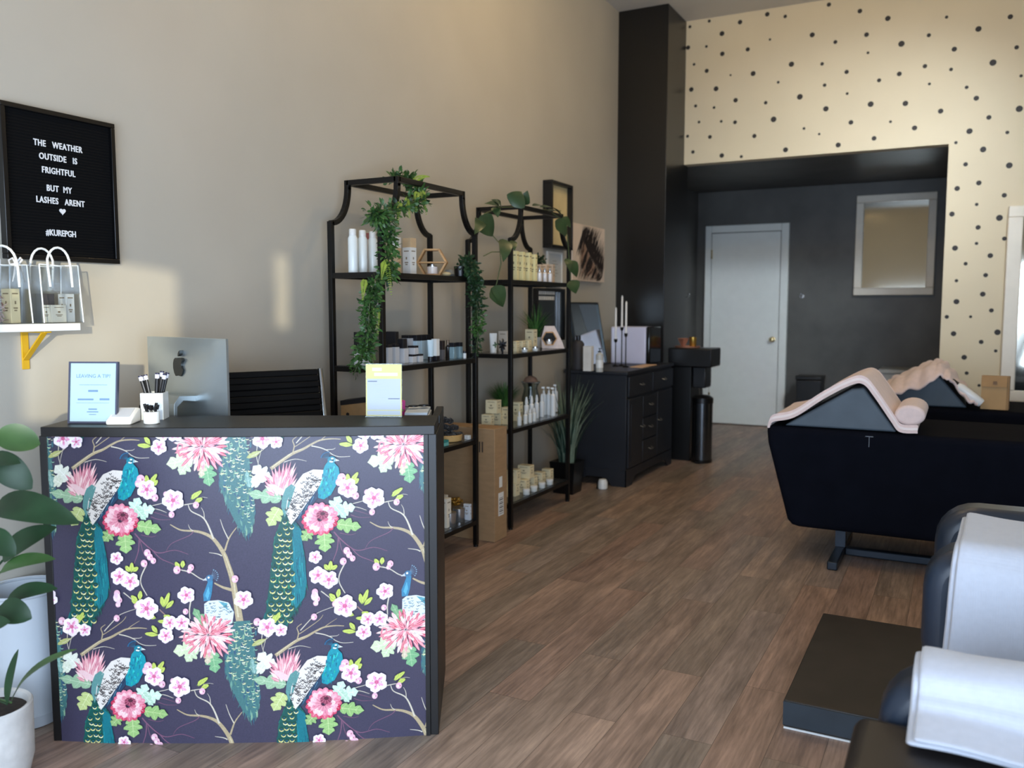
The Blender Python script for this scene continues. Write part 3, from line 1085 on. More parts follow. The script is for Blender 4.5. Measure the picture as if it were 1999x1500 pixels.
# ---------------------------------------------------------------- wall shelf, bracket and clear bags
ws = thing('wall_shelf', 'white floating board with a yellow bracket on the left wall under the letter board', 'shelf', (XW, 1.5, 1.225))
MB().box(0.001, 0.155, -0.55, 0.308, 0.0, 0.024).build('board', mat('white_shelf_paint', (226, 228, 228), 0.45), ws, bevel=0.002)
YEL = mat('yellow_metal', (214, 168, 30), 0.4, 0.2)
for yy in (0.215, -0.40):
    br = MB()
    br.box(0.001, 0.006, yy - 0.012, yy + 0.012, -0.125, -0.0005)
    br.box(0.006, 0.125, yy - 0.012, yy + 0.012, -0.006, -0.0005)
    br.bar((0.004, yy, -0.095), (0.105, yy, -0.006), 0.02, 0.005)
    tag(br.build('bracket', YEL, ws, bevel=0.001), 'yellow triangular bracket', None)


def clear_bag(loc, w, d, h, label, rz=0.0, handle=True):
    b = thing('clear_bag', label, 'bag', loc, rz)
    m = MB()
    n = 8
    top = [(-w / 2 + w * i / n, 0.006 * math.sin(i * 1.9)) for i in range(n + 1)]
    for s in (-1, 1):
        rows = 6
        vs = []
        for j in range(rows + 1):
            t = j / rows
            for i in range(n + 1):
                x = (-w / 2 + w * i / n) * (1 - 0.02 * t)
                y = s * d / 2 * (1 - 0.25 * t) + 0.004 * math.sin(i * 2.1 + j * 1.3) * t
                vs.append((x, y, h * t + 0.001))
        fs = [(j * (n + 1) + i, j * (n + 1) + i + 1, (j + 1) * (n + 1) + i + 1, (j + 1) * (n + 1) + i) for j in range(rows) for i in range(n)]
        m.add(vs, fs)
    for s in (-1, 1):
        m.add([(s * w / 2, -d / 2, 0.001), (s * w / 2, d / 2, 0.001), (s * w / 2 * 0.98, d / 2 * 0.75, h), (s * w / 2 * 0.98, 0, h * 0.97), (s * w / 2 * 0.98, -d / 2 * 0.75, h)], [(0, 1, 2, 3, 4)])
    m.add([(-w / 2, -d / 2, 0.001), (w / 2, -d / 2, 0.001), (w / 2, d / 2, 0.001), (-w / 2, d / 2, 0.001)], [(0, 1, 2, 3)])
    m.build('pouch', PVC, b, smooth=60)
    e = MB()
    for s in (-1, 1):
        e.tube([(-w / 2, s * d / 2, 0.002), (-w / 2 * .98, s * d / 2 * 0.75, h)], 0.0022, 6)
        e.tube([(w / 2, s * d / 2, 0.002), (w / 2 * .98, s * d / 2 * 0.75, h)], 0.0022, 6)
        e.tube([(-w / 2 * .98, s * d / 2 * .75, h), (0, s * d / 2 * .75, h * 0.985), (w / 2 * .98, s * d / 2 * .75, h)], 0.0022, 6)
    e.build('piping', mat('milky_vinyl', (226, 230, 232), 0.25), b)
    if handle:
        for s in (-1, 1):
            pts = [(-w * 0.28, s * d / 2 * 0.9, h * 0.62), (-w * 0.29, s * d / 2 * 0.78, h * 0.97)]
            pts += [(w * 0.29 * -math.cos(math.pi * k / 10), s * d / 2 * 0.72, h + 0.055 * math.sin(math.pi * k / 10)) for k in range(1, 10)]
            pts += [(w * 0.29, s * d / 2 * 0.78, h * 0.97), (w * 0.28, s * d / 2 * 0.9, h * 0.62)]
            hd = MB().tube(pts, 0.0038, 8)
            hd.build('handle', mat('milky_vinyl', (226, 230, 232)), b)
    return b


CPRINT = mat('carton_print', (138, 120, 92), 0.7)


def carton(name, label, loc, sx, sy, h, m, cat='box', group=None, rz=0.0, lid=None, lidh=0.0, marks=True, bev=0.0012):
    """small printed box: body in one or two colours and faint printed bars, one mesh"""
    b = MB()
    if lid and lidh > 0:
        b.box(-sx / 2, sx / 2, -sy / 2, sy / 2, 0, h - lidh, 0)
        b.box(-sx / 2, sx / 2, -sy / 2, sy / 2, h - lidh, h, 1)
    else:
        b.box(-sx / 2, sx / 2, -sy / 2, sy / 2, 0, h, 0)
    if marks:
        e = 0.0004
        hh = h - lidh
        for z, w in ((0.86, 0.62), (0.60, 0.16), (0.44, 0.46), (0.37, 0.30)):
            t = hh * (0.045 if z == 0.60 else 0.018)
            zz = hh * z
            b.add([(-sx * w / 2, -sy / 2 - e, zz - t), (sx * w / 2, -sy / 2 - e, zz - t), (sx * w / 2, -sy / 2 - e, zz + t), (-sx * w / 2, -sy / 2 - e, zz + t)], [(0, 1, 2, 3)], 2)
            b.add([(sx / 2 + e, -sy * w / 2, zz - t), (sx / 2 + e, sy * w / 2, zz - t), (sx / 2 + e, sy * w / 2, zz + t), (sx / 2 + e, -sy * w / 2, zz + t)], [(0, 1, 2, 3)], 2)
    o = b.build(name, [m, lid or m, CPRINT], None, loc, (0, 0, rz), bevel=bev)
    return tag(o, label, cat, group)


bag2 = clear_bag((XW + 0.078, 1.765, 1.2492), 0.135, 0.115, 0.185, 'clear vinyl gift bag with arched handle at right end of the white wall shelf', R(90))
bag1 = clear_bag((XW + 0.078, 1.585, 1.2492), 0.150, 0.115, 0.180, 'clear vinyl bag with ribbon bow cut off by left edge of photo', R(90))
carton('carton', 'small white carton with tan edge inside the right clear bag', (XW + 0.098, 1.757, 1.2512), 0.05, 0.052, 0.056, CREAM2, group=None, lid=None)
carton('carton', 'tall slim white carton at right side inside the clear bag', (XW + 0.088, 1.808, 1.2512), 0.04, 0.030, 0.092, WHITE)
carton('carton', 'dark grey carton behind the small white carton in the clear bag', (XW + 0.048, 1.752, 1.2512), 0.034, 0.062, 0.092, mat('dark_grey_card', (74, 70, 74), 0.5), marks=False)
carton('carton', 'tall cream carton standing in the left clear bag', (XW + 0.09, 1.622, 1.2512), 0.045, 0.030, 0.105, CREAM)
sh = MB()
rs = random.Random(3)
for _ in range(140):
    a = Vector((rs.uniform(-0.03, 0.03), rs.uniform(-0.025, 0.025), rs.uniform(0.004, 0.09)))
    b_ = a + Vector((rs.uniform(-0.02, 0.02), rs.uniform(-0.02, 0.02), rs.uniform(-0.012, 0.012)))
    b_.x, b_.y, b_.z = max(-.034, min(.034, b_.x)), max(-.028, min(.028, b_.y)), max(.003, min(.1, b_.z))
    sh.bar(a, b_, 0.004, 0.0012, m=rs.choice((0, 0, 1)))
tag(sh.build('paper_shred', [mat('pale_pink_paper', (226, 200, 196), 0.8), mat('brown_paper', (150, 110, 100), 0.8)], None, (XW + 0.085, 1.566, 1.2512)), 'pink and brown shredded paper filling in the left clear bag', 'packing paper', kind='stuff')
bw = MB()
for s in (-1, 1):
    bw.tube([(0, 0, 0), (s * 0.02, 0.004, 0.018), (s * 0.034, 0, 0.012), (s * 0.022, -0.004, -0.002), (0, 0, 0)], 0.003, 6)
    bw.tube([(0, 0, 0), (s * 0.012, 0.002, -0.03), (s * 0.02, 0, -0.055)], [0.003, 0.003, 0.0015], 6)
bw.ball((0, 0, 0), 0.006)
bw.build('ribbon_bow', mat('white_ribbon', (238, 238, 240), 0.4), bag1, (0.066, 0, 0.185), (0, 0, R(-90)))

# ---------------------------------------------------------------- things on the desk
ZT = DH + 0.0294
SHEET = mat('pale_blue_sheet', (160, 188, 200), 0.8, var=0.02, spec=0.1)
SLATE = mat('slate_frame', (58, 62, 84), 0.4)
PRN = mat('grey_print', (96, 128, 164), 0.6)


def sign_at(px, py):
    return onz(px, py, ZT)


p = sign_at(184, 829)
sf = thing('tip_sign', 'dark framed pale blue tip sign standing at left end of reception desk', 'sign', (p.x - 0.022, p.y + 0.012, ZT), rot=(R(-7), 0, DA - R(4)))
SW_, SH_ = 0.148, 0.184
m = MB()
for x0, x1, z0, z1 in ((-SW_ / 2, SW_ / 2, SH_ - 0.005, SH_), (-SW_ / 2, SW_ / 2, 0, 0.006), (-SW_ / 2, -SW_ / 2 + 0.005, 0.006, SH_ - 0.005), (SW_ / 2 - 0.005, SW_ / 2, 0.006, SH_ - 0.005)):
    m.box(x0, x1, -0.006, 0.006, z0, z1)
m.build('frame', SLATE, sf)
m = MB()
m.box(-SW_ / 2 + 0.005, SW_ / 2 - 0.005, -0.003, 0.004, 0.006, SH_ - 0.005, 0)
tv, tf = text_mb('LEAVING A TIP?', 0.0150, 0, 0.0002)
m.add([(v[0], -0.0034, v[2] + SH_ * 0.74) for v in tv], tf, 1)
for z, w, t in ((0.62, 0.085, 0.0012), (0.51, 0.030, 0.006), (0.375, 0.048, 0.005), (0.33, 0.10, 0.001), (0.22, 0.026, 0.004), (0.18, 0.035, 0.003), (0.14, 0.022, 0.002)):
    xo = -0.022 if z == 0.375 else 0
    m.add([(-w / 2 + xo, -0.0034, SH_ * z), (w / 2 + xo, -0.0034, SH_ * z), (w / 2 + xo, -0.0034, SH_ * z + t), (-w / 2 + xo, -0.0034, SH_ * z + t)], [(0, 1, 2, 3)], 1)
m.add([(0.02, -0.0034, SH_ * .375), (0.05, -0.0034, SH_ * .375), (0.05, -0.0034, SH_ * .375 + 0.006), (0.02, -0.0034, SH_ * .375 + .006)], [(0, 1, 2, 3)], 1)
m.build('sheet', [SHEET, PRN], sf)
MB().prism([(0.006, 0.09), (0.035, -0.0), (0.03, -0.0), (0.005, 0.085)], 'x', -0.015, 0.015).build('easel_back', SLATE, sf)

p = sign_at(240, 829)
cr = MB()
cr.M = Matrix.Rotation(R(0), 4, 'Z')
cr.prism([(-0.042, 0.0), (0.042, 0.0), (0.042, 0.040), (0.030, 0.043), (-0.038, 0.014), (-0.042, 0.010)], 'x', -0.036, 0.036)
crd = thing('card_reader', 'white sloped card reader between the tip sign and the pen cup', 'card reader', (p.x - 0.024, p.y + 0.021, ZT), DA + R(2))
cr.build('body', WHITE, crd, bevel=0.006, seg=3)
MB().prism([(-0.026, 0.0207), (0.022, 0.0412), (0.022, 0.0422), (-0.026, 0.0217)], 'x', -0.026, 0.026).build('touch_pad', mat('pale_grey_plastic', (208, 212, 218), 0.2), crd)

p = sign_at(292, 829)
sc_ = thing('wand_cup', 'small round white cup of short black wands at desk front edge', 'cup', (p.x - 0.012, p.y + 0.018, ZT))
sc_m = MB().lathe([(0.020, 0), (0.0225, 0.002), (0.0235, 0.036), (0.0215, 0.036), (0.020, 0.003), (0, 0.003)], seg=28)
sc_m.build('cup', mat('white_ceramic', (234, 240, 242), 0.25, var=0.02), sc_)
MASC = mat('wand_black', (18, 18, 22), 0.35)
SC0 = Vector((p.x - 0.012, p.y + 0.018, ZT))
for k in range(8):
    a, q = k * 0.78, 0.010 if k % 2 else 0.013
    b0 = Vector((q * 0.4 * math.cos(a), q * 0.4 * math.sin(a), 0.004))
    t0 = Vector((0.019 * math.cos(a), 0.019 * math.sin(a), 0.052 + 0.004 * (k % 3)))
    w = MB().tube([b0, b0.lerp(t0, 0.7), b0.lerp(t0, 0.74), t0], [0.0012, 0.0014, 0.005, 0.0045], 8)
    tag(w.build('mascara_wand', MASC, None, SC0), 'short black mascara wand with a fat tip in the small round cup', 'wand', 'wands in the small round cup')
p = sign_at(299, 822)
CUP0 = Vector((p.x - 0.041, p.y + 0.042, ZT))
bx = thing('brush_box', 'square white holder full of long black brush wands left of the computer', 'holder', CUP0, DA + R(6))
m = MB()
wd = 0.066
for x0, x1, y0, y1 in ((-wd / 2, wd / 2, -wd / 2, -wd / 2 + .003), (-wd / 2, wd / 2, wd / 2 - .003, wd / 2), (-wd / 2, -wd / 2 + .003, -wd / 2 + .003, wd / 2 - .003), (wd / 2 - .003, wd / 2, -wd / 2 + .003, wd / 2 - .003)):
    m.box(x0, x1, y0, y1, 0, 0.082)
m.box(-wd / 2 + .003, wd / 2 - .003, -wd / 2 + .003, wd / 2 - .003, 0, 0.003)
m.build('box', mat('white_ceramic', (234, 240, 242)), bx)
BAND = mat('white_band', (236, 236, 246), 0.3)
NAVY = mat('navy_cap', (30, 28, 64), 0.4)
Rz = Matrix.Rotation(DA + R(6), 3, 'Z')
for k, (tx, ty, tz) in enumerate(((-0.037, -0.012, 0.135), (-0.026, 0.004, 0.137), (-0.034, 0.016, 0.133), (0.014, -0.012, 0.143), (0.024, 0.006, 0.147), (0.016, 0.018, 0.140), (0.036, -0.010, 0.140), (0.038, 0.012, 0.142))):
    b0 = Vector((tx * 0.12, ty * 0.5, 0.005))
    t0 = Vector((tx, ty, tz))
    e = thing('brush_wand', 'long black brush wand with white band and navy end leaning %s in the square holder' % ('left' if tx < 0 else 'right'), 'brush', CUP0, DA + R(6), 'brush wands leaning %s in the square holder' % ('left' if tx < 0 else 'right'))
    MB().tube([b0, b0.lerp(t0, 0.88)], 0.0052, 10).build('handle', MASC, e)
    MB().tube([b0.lerp(t0, 0.88), b0.lerp(t0, 0.97)], 0.0062, 10).build('band', BAND, e)
    MB().tube([b0.lerp(t0, 0.97), t0], 0.0062, 10).build('end_cap', NAVY, e)
p = sign_at(266, 821)
st = thing('card_stand', 'small black stand between card reader and square brush holder', 'stand', (p.x - 0.022, p.y + 0.070, ZT), DA)
MB().box(-0.02, 0.02, -0.012, 0.012, 0, 0.004).build('base', BLACKP, st)
MB().box(-0.003, 0.003, -0.003, 0.003, 0.004, 0.044).build('post', BLACKP, st)
MB().prism([(-0.02, 0.032), (0.02, 0.044), (0.02, 0.052), (-0.02, 0.040)], 'x', -0.026, 0.014).build('plate', BLACKP, st)

p = sign_at(745, 815)
ys = thing('price_sign', 'acrylic stand with yellow bordered white notice at right end of reception desk', 'sign', (p.x, p.y + 0.012, ZT), rot=(R(-3), 0, DA - R(3)))
YB_ = mat('pale_yellow_print', (222, 214, 150), 0.8, var=0.02, spec=0.1)
WS = mat('white_sheet', (196, 203, 208), 0.8, var=0.02, spec=0.1)
W2, H2 = 0.113, 0.166
m = MB()
m.box(-W2 / 2, W2 / 2, -0.0005, 0.0015, 0.003, H2, 0)
m.add([(-W2 / 2 + 0.004, -0.0009, 0.022), (W2 / 2 - 0.004, -0.0009, 0.022), (W2 / 2 - 0.004, -0.0009, H2 - 0.046), (-W2 / 2 + 0.004, -0.0009, H2 - 0.046)], [(0, 1, 2, 3)], 1)
m.add([(-W2 / 2 + 0.004, -0.0009, 0.006), (W2 / 2 - 0.004, -0.0009, 0.006), (W2 / 2 - 0.004, -0.0009, 0.0195), (-W2 / 2 + 0.004, -0.0009, 0.0195)], [(0, 1, 2, 3)], 1)
rt_ = random.Random(8)
for x0, x1, z0, z1, mi in [(-0.050, -0.021, 0.111, 0.1135, 2), (0.014, 0.050, 0.056, 0.0585, 2)] + \
        [(-0.034, -0.034 + rt_.uniform(0.02, 0.055), z, z + 0.0012, 3) for z in (0.101, 0.096, 0.089, 0.084, 0.078, 0.067, 0.061)] + \
        [(0.045 - rt_.uniform(0.02, 0.05), 0.045, z, z + 0.0012, 3) for z in (0.047, 0.042)] + \
        [(x, x + rt_.uniform(0.006, 0.012), z, z + 0.011, 1) for z in (0.146, 0.128) for x in (-0.040, -0.026, -0.012, 0.003, 0.018, 0.033)][:0] + [(x0_, x1_, z_, z_ + 0.010, 4) for x0_, x1_, z_ in ((-0.036, -0.006, 0.145), (-0.030, 0.044, 0.129))]:
    m.add([(x0, -0.0013, z0), (x1, -0.0013, z0), (x1, -0.0013, z1), (x0, -0.0013, z1)], [(0, 1, 2, 3)], mi)
m.build('notice', [YB_, WS, mat('slate_print', (98, 108, 136), 0.6), mat('faint_print', (190, 200, 206), 0.6), mat('pale_header_print', (244, 238, 196), 0.5)], ys)
m = MB()
m.box(-W2 / 2 - 0.001, W2 / 2 + 0.001, 0.003, 0.006, 0, H2 + 0.002)
m.box(-W2 / 2 - 0.001, W2 / 2 + 0.001, -0.012, 0.045, -0.000, 0.0022)
m.build('acrylic_holder', CLEAR, ys)

# computer with its back to the viewer, on the lower work surface
ALU = mat('brushed_aluminium', (186, 194, 196), 0.36, 0.85, 0.03)
nb = Vector((math.cos(R(-97)), math.sin(R(-97)), 0))
IM0 = dl(0.262, 0.43, 0.7504)
im = thing('desktop_computer', 'silver all in one computer seen from behind on the reception desk', 'computer', IM0, math.atan2(nb.y, nb.x) + math.pi / 2)
# local: back faces -Y
m = MB()
prof = [(0, -0.006), (0.02, -0.014), (0.10, -0.026), (0.18, -0.028)]
W3, Z0, Z1 = 0.44, 0.075, 0.447
NXs = 12
vs, fs = [], []
for j in range(9):
    z = Z0 + (Z1 - Z0) * j / 8
    for i in range(NXs + 1):
        x = -W3 / 2 + W3 * i / NXs
        bl = (1 - (2 * i / NXs - 1) ** 2) * (1 - (2 * j / 8 - 1) ** 2)
        vs.append((x, -0.004 - 0.028 * bl ** 0.7, z))
k = len(vs)
for j in range(8):
    for i in range(NXs):
        a = j * (NXs + 1) + i
        fs.append((a, a + 1, a + NXs + 2, a + NXs + 1))
m.add(vs, fs)
m.box(-W3 / 2, W3 / 2, -0.0045, 0.004, Z0, Z1)
m.build('shell', ALU, im, smooth=50, bevel=0.0)
MB().box(-W3 / 2 + 0.004, W3 / 2 - 0.004, 0.0042, 0.006, Z0 + 0.07, Z1 - 0.004).build('screen', mat('black_glass', (10, 10, 12), 0.1), im)
m = MB()
stp = [(-0.028, 0.185), (-0.075, 0.190), (-0.098, 0.176), (-0.100, 0.15), (-0.075, 0.02), (-0.07, 0.006), (0.09, 0.004), (0.09, 0.0), (-0.078, 0.0), (-0.086, 0.012), (-0.112, 0.15), (-0.110, 0.184), (-0.090, 0.203), (-0.028, 0.200)]
m.prism([(a_, b_ * 1.28) for a_, b_ in stp], 'x', -0.085, 0.085)
m.build('stand', ALU, im, bevel=0.001)
# fruit-shaped emblem on the back
lo = [(0.0, 0.30), (0.16, 0.36), (0.34, 0.34), (0.46, 0.24), (0.36, 0.13), (0.32, -0.02), (0.38, -0.16), (0.50, -0.24), (0.42, -0.42), (0.28, -0.56), (0.14, -0.55), (0.0, -0.51), (-0.14, -0.55), (-0.28, -0.56), (-0.42, -0.40), (-0.50, -0.18), (-0.50, 0.06), (-0.42, 0.25), (-0.28, 0.34), (-0.12, 0.34)]
lf = [(0.0, 0.42), (0.02, 0.56), (0.10, 0.66), (0.22, 0.72), (0.22, 0.58), (0.14, 0.48)]
S_ = 0.068
LOGO = mat('logo_dark', (52, 54, 52), 0.25, 0.4)
m = MB()
for q in (lo, lf):
    m.prism([(0 + x * S_ * 0.8, 0.356 + z * S_) for x, z in q], 'y', -0.0345, -0.020)
m.build('emblem', LOGO, im)

# magenta carton, folder of papers and dark sunglasses on the work surface
q = dl(0.985, 0.41, 0.7504)
carton('carton', 'magenta carton standing on the desk beside the yellow bordered notice', (q.x, q.y, q.z), 0.030, 0.030, 0.232, mat('magenta_card', (196, 40, 126), 0.45), rz=DA + R(20))
q = dl(1.045, 0.36, 0.7504)
pt = thing('paper_tray', 'white upright tray holding papers at back right of the desk', 'tray', q, DA)
MB().box(-0.035, 0.045, -0.09, 0.09, 0, 0.195).build('tray', WHITE, pt, bevel=0.002)
MB().box(-0.032, 0.042, -0.087, 0.087, 0.1952, 0.206).build('papers', mat('white_sheet', (232, 240, 246)), pt)
sg = MB()
for s in (-1, 1):
    sg.lathe([(0.017, 0), (0.017, 0.004)], (s * 0.02, 0, 0.008), 14)
    sg.bar((s * 0.037, 0, 0.008), (s * 0.032, 0.06, 0.004), 0.003)
sg.bar((-0.006, 0, 0.010), (0.006, 0, 0.010), 0.004)
q = dl(1.05, 0.39, 0.7504 + 0.2062)
tag(sg.build('sunglasses', BLACKP, None, q, (0, 0, DA + 0.5)), 'dark sunglasses lying on papers at back right of desk', 'sunglasses')

# office chair behind the desk
oc = thing('office_chair', 'black ribbed office chair behind the reception desk', 'chair', (-2.044, 2.30, 0), R(242))
BLEA = mat('black_leather', (6, 6, 7), 0.75, var=0.2, scale=20, spec=0.2)
m = MB()
NZ = 22
for i in range(NZ):        # ribbed sling back, leaning away
    z0, z1 = 0.56 + i * 0.50 / NZ, 0.56 + (i + 1) * 0.50 / NZ
    f = lambda z: -0.20 - 0.10 * (z - 0.56) / 0.5
    b0 = 0.010 if i % 3 else 0.006
    m.prism([(f(z0) - b0, z0), (f(z0) + b0, z0), (f(z1) + b0, z1), (f(z1) - b0, z1)], 'x', -0.18, 0.18)
m.build('backrest', BLEA, oc, bevel=0.004)
m = MB()
m.prism([(-0.20, 0.455), (0.22, 0.475), (0.24, 0.465), (0.24, 0.45), (-0.20, 0.43)], 'x', -0.18, 0.18)
m.build('seat', BLEA, oc, bevel=0.006)
CHROME = mat('chrome', (210, 212, 214), 0.15, 1.0, 0.02)
for s in (-1, 1):
    MB().tube([(s * 0.192, -0.305, 1.06), (s * 0.192, -0.20, 0.56), (s * 0.192, -0.185, 0.47), (s * 0.192, -0.12, 0.44), (s * 0.192, 0.24, 0.458)], 0.011, 10).build('side_rail', CHROME, oc)
MB().cyl((0, 0.02, 0.08), 0.024, 0.36, 16).build('post', CHROME, oc)
for k in range(5):
    a = k * 2 * math.pi / 5 + 0.3
    MB().bar((0, 0.02, 0.085), (0.25 * math.cos(a), 0.02 + 0.25 * math.sin(a), 0.065), 0.03, 0.02).build('leg', CHROME, oc)
    c_ = MB()
    c_.M = Matrix.Translation((0.25 * math.cos(a), 0.02 + 0.25 * math.sin(a), 0.027)) @ Matrix.Rotation(a, 4, 'Z') @ Matrix.Rotation(R(90), 4, 'X')
    c_.cyl((0, 0, -0.012), 0.026, 0.024, 14)
    c_.build('caster', BLACKP, oc)

# ---------------------------------------------------------------- leafy plant, pot and white bin at the left edge
PX, PY = -2.322, 1.33
pl = thing('leafy_plant', 'tall broad leaved plant in a pale concrete pot at lower left', 'plant', (PX, PY, 0))
m = MB().lathe([(0.070, 0), (0.095, 0.008), (0.108, 0.06), (0.110, 0.210), (0.106, 0.215), (0.098, 0.210), (0.096, 0.18), (0, 0.18)], seg=36)
tag(m.build('pot', mat('pale_concrete', (202, 200, 196), 0.8, var=0.1, scale=25, bump=0.2, bscale=60), pl), 'pale concrete pot', None)
MB().lathe([(0.0955, 0.1805), (0.0955, 0.192), (0, 0.20)], seg=24).build('soil', mat('soil', (46, 38, 32), 0.95, var=0.4, scale=60), pl)
MB().tube([(0, 0, 0.19), (0.012, 0.004, 0.45), (0.0, -0.004, 0.70), (-0.01, 0.0, 0.92)], [0.013, 0.011, 0.009, 0.006], 10).build('stem', mat('stem_dark', (60, 74, 44), 0.6, var=0.2), pl)
LEAFB = mat('broad_leaf', (34, 58, 36), 0.42, var=0.3, scale=9, spec=0.3)
LEAFB2 = mat('broad_leaf_bright', (58, 88, 46), 0.4, var=0.25, scale=9)
PV = Vector((PX, PY, 0))
wpl = 2.26


def pleaf(bp, tp, wd, w0, w1, nrm, dr, mt, fold=0.25, thin=False):
    """one leaf with its stalk, pixel ends at depths w0, w1"""
    a, b = atw(*bp, w0) - PV, atw(*tp, w1) - PV
    m = MB()
    m.leaf(a, b, wd * 1.12, nrm, dr, fold, n=11, shape=lambda t: 0.05 + 1.85 * t ** 0.62 * (1 - t) ** 0.72)
    s0 = Vector((0.0, 0.0, max(0.20, a.z - 0.12)))
    m.tube([s0, (s0 + a) / 2 + Vector((0, 0, 0.02)), a], [0.004, 0.0035, 0.003], 6)
    o = m.build('leaf', mt, pl, smooth=60)
    return o


UPV = (0.25, -0.65, 0.75)
pleaf((-10, 850), (78, 868), 0.085, 2.2, 2.24, (0.3, -0.8, 0.5), 0.10, LEAFB2)
pleaf((-15, 885), (62, 955), 0.085, 2.18, 2.2, (0.3, -0.8, 0.6), 0.10, LEAFB)
pleaf((-25, 905), (40, 905), 0.05, 2.15, 2.1, UPV, 0.1, LEAFB)
pleaf((-10, 990), (155, 1022), 0.095, 2.26, 2.16, (0.15, -0.75, 0.65), 0.14, LEAFB)
pleaf((5, 1095), (110, 1030), 0.075, 2.26, 2.25, (0.3, -0.7, 0.6), 0.12, LEAFB)
pleaf((0, 1118), (108, 1092), 0.052, 2.24, 2.22, (0.1, -0.6, 0.7), 0.12, LEAFB2)
pleaf((12, 1175), (112, 1150), 0.058, 2.26, 2.25, (0.1, -0.6, 0.7), 0.12, LEAFB)
pleaf((0, 1185), (62, 1208), 0.075, 2.2, 2.18, (0.3, -0.7, 0.5), 0.10, LEAFB)
pleaf((22, 1372), (150, 1268), 0.040, 2.28, 2.20, (-0.4, -0.6, 0.6), 0.10, LEAFB2)
pleaf((14, 1375), (36, 1268), 0.030, 2.28, 2.28, (0.2, -1, 0.1), 0.05, LEAFB)
pleaf((-30, 1040), (30, 1085), 0.07, 2.1, 2.08, UPV, 0.1, LEAFB)
pleaf((-40, 1240), (20, 1215), 0.06, 2.15, 2.12, UPV, 0.1, LEAFB)

bn = thing('waste_bin', 'white round bin on floor between leafy plant and left wall', 'bin', (-2.565, 1.60, 0))
m = MB().lathe([(0.085, 0), (0.092, 0.004), (0.097, 0.04), (0.094, 0.045), (0.112, 0.42), (0.108, 0.42), (0.090, 0.05), (0, 0.05)], seg=36)
m.build('body', mat('white_bin_plastic', (188, 195, 202), 0.5, var=0.02), bn)
MB().lathe([(0.113, 0.418), (0.117, 0.424), (0.113, 0.43), (0.108, 0.426)], seg=36, cap=False).build('rim', mat('white_bin_plastic', (214, 224, 234)), bn)

# ---------------------------------------------------------------- the two display racks
XB_, XF_ = -2.580, -2.298           # rear and front post centres
SHZ = [0.150, 0.592, 1.030, 1.458]   # top of each shelf's glass
RGLASS = mat('shelf_smoked_glass', (60, 62, 64), 0.12, spec=0.6)


def make_rack(y0, y1, label):
    r = thing('display_rack', label, 'rack', (0, y0, 0), group=None)
    w = y1 - y0
    T = 0.024
    for X in (XB_, XF_):
        for yy, s in ((0, 1), (w, -1)):
            m = MB()
            m.bar((X, yy, 0.010), (X, yy, 1.692), T)
            pts = []
            # concave quarter turn into the narrower top
            for k in range(11):
                a = math.pi / 2 * k / 10
                pts.append((X, yy + s * 0.128 * (math.sin(a)) ** 1.0, 1.86 - 0.165 * math.cos(a)))
            q = [Vector(p) for p in pts]
            cx, cz = yy, 1.86
            # curve bulging toward the inside: centre at outer top corner
            q = [Vector((X, yy + s * (0.128 * math.sin(math.pi / 2 * k / 10)), 1.685 + 0.175 * (1 - math.cos(math.pi / 2 * k / 10)))) for k in range(11)]
            for a, b in zip(q[:-1], q[1:]):
                m.bar(a, b + (b - a) * 0.08, T, T, up=(1, 0, 0))
            m.bar(q[-1] - Vector((0, 0, 0.012)), (X, yy + s * 0.128, 1.892), T)
            m.build('post', BLACK, r, bevel=0.0015)
            MB().cyl((X, yy, 0), 0.014, 0.0098, 14).build('foot', BLACKP, r)
    m = MB()
    for X in (XB_, XF_):
        m.bar((X, 0.128, 1.88), (X, w - 0.128, 1.88), T)
    for yy in (0.128, w - 0.128):
        m.bar((XB_, yy, 1.88), (XF_, yy, 1.88), T)
    m.build('top_frame', BLACK, r, bevel=0.0015)
    for z in SHZ:
        m = MB()
        for X in (XB_, XF_):
            m.bar((X, T / 2, z - 0.014), (X, w - T / 2, z - 0.014), 0.02, 0.024)
        for yy in (0, w):
            m.bar((XB_ + T / 2, yy, z - 0.014), (XF_ - T / 2, yy, z - 0.014), 0.02, 0.024)
        sf = m.build('shelf_frame', BLACK, r)
        MB().box(XB_ + 0.011, XF_ - 0.011, 0.011, w - 0.011, z - 0.008, z).build('shelf_panel', RGLASS, sf)
    return r


make_rack(3.128, 3.955, 'black metal display rack nearer the desk draped with ivy and ferns')
make_rack(4.360, 5.180, 'black metal display rack nearer the column with a large leaved vine on top')


def yx(px, X, py=650):
    return onx(px, py, X).y


def zx(px, py, X):
    return onx(px, py, X).z


def chk(px, X, s):
    y = yx(px, X)
    if not (3.15 < y < 3.935 or 4.38 < y < 5.165):
        print('OFFSHELF', px, X, round(y, 3), s)


def put(name, label, cat, px, X, zi, group=None):
    chk(px, X, label)
    """empty standing on shelf zi at photo column px"""
    return thing(name, label, cat, (X, yx(px, X), SHZ[zi] + 0.0004), group=group)


def cart(label, px, X, zi, sx, sy, h, m, z=0.0, cat='box', group=None, lid=None, lidh=0.0, marks=True, rz=0.0, name='carton'):
    chk(px, X, label)
    return carton(name, label, (X, yx(px, X), SHZ[zi] + 0.0004 + z), sx, sy, h, m, cat, group, rz, lid, lidh, marks)


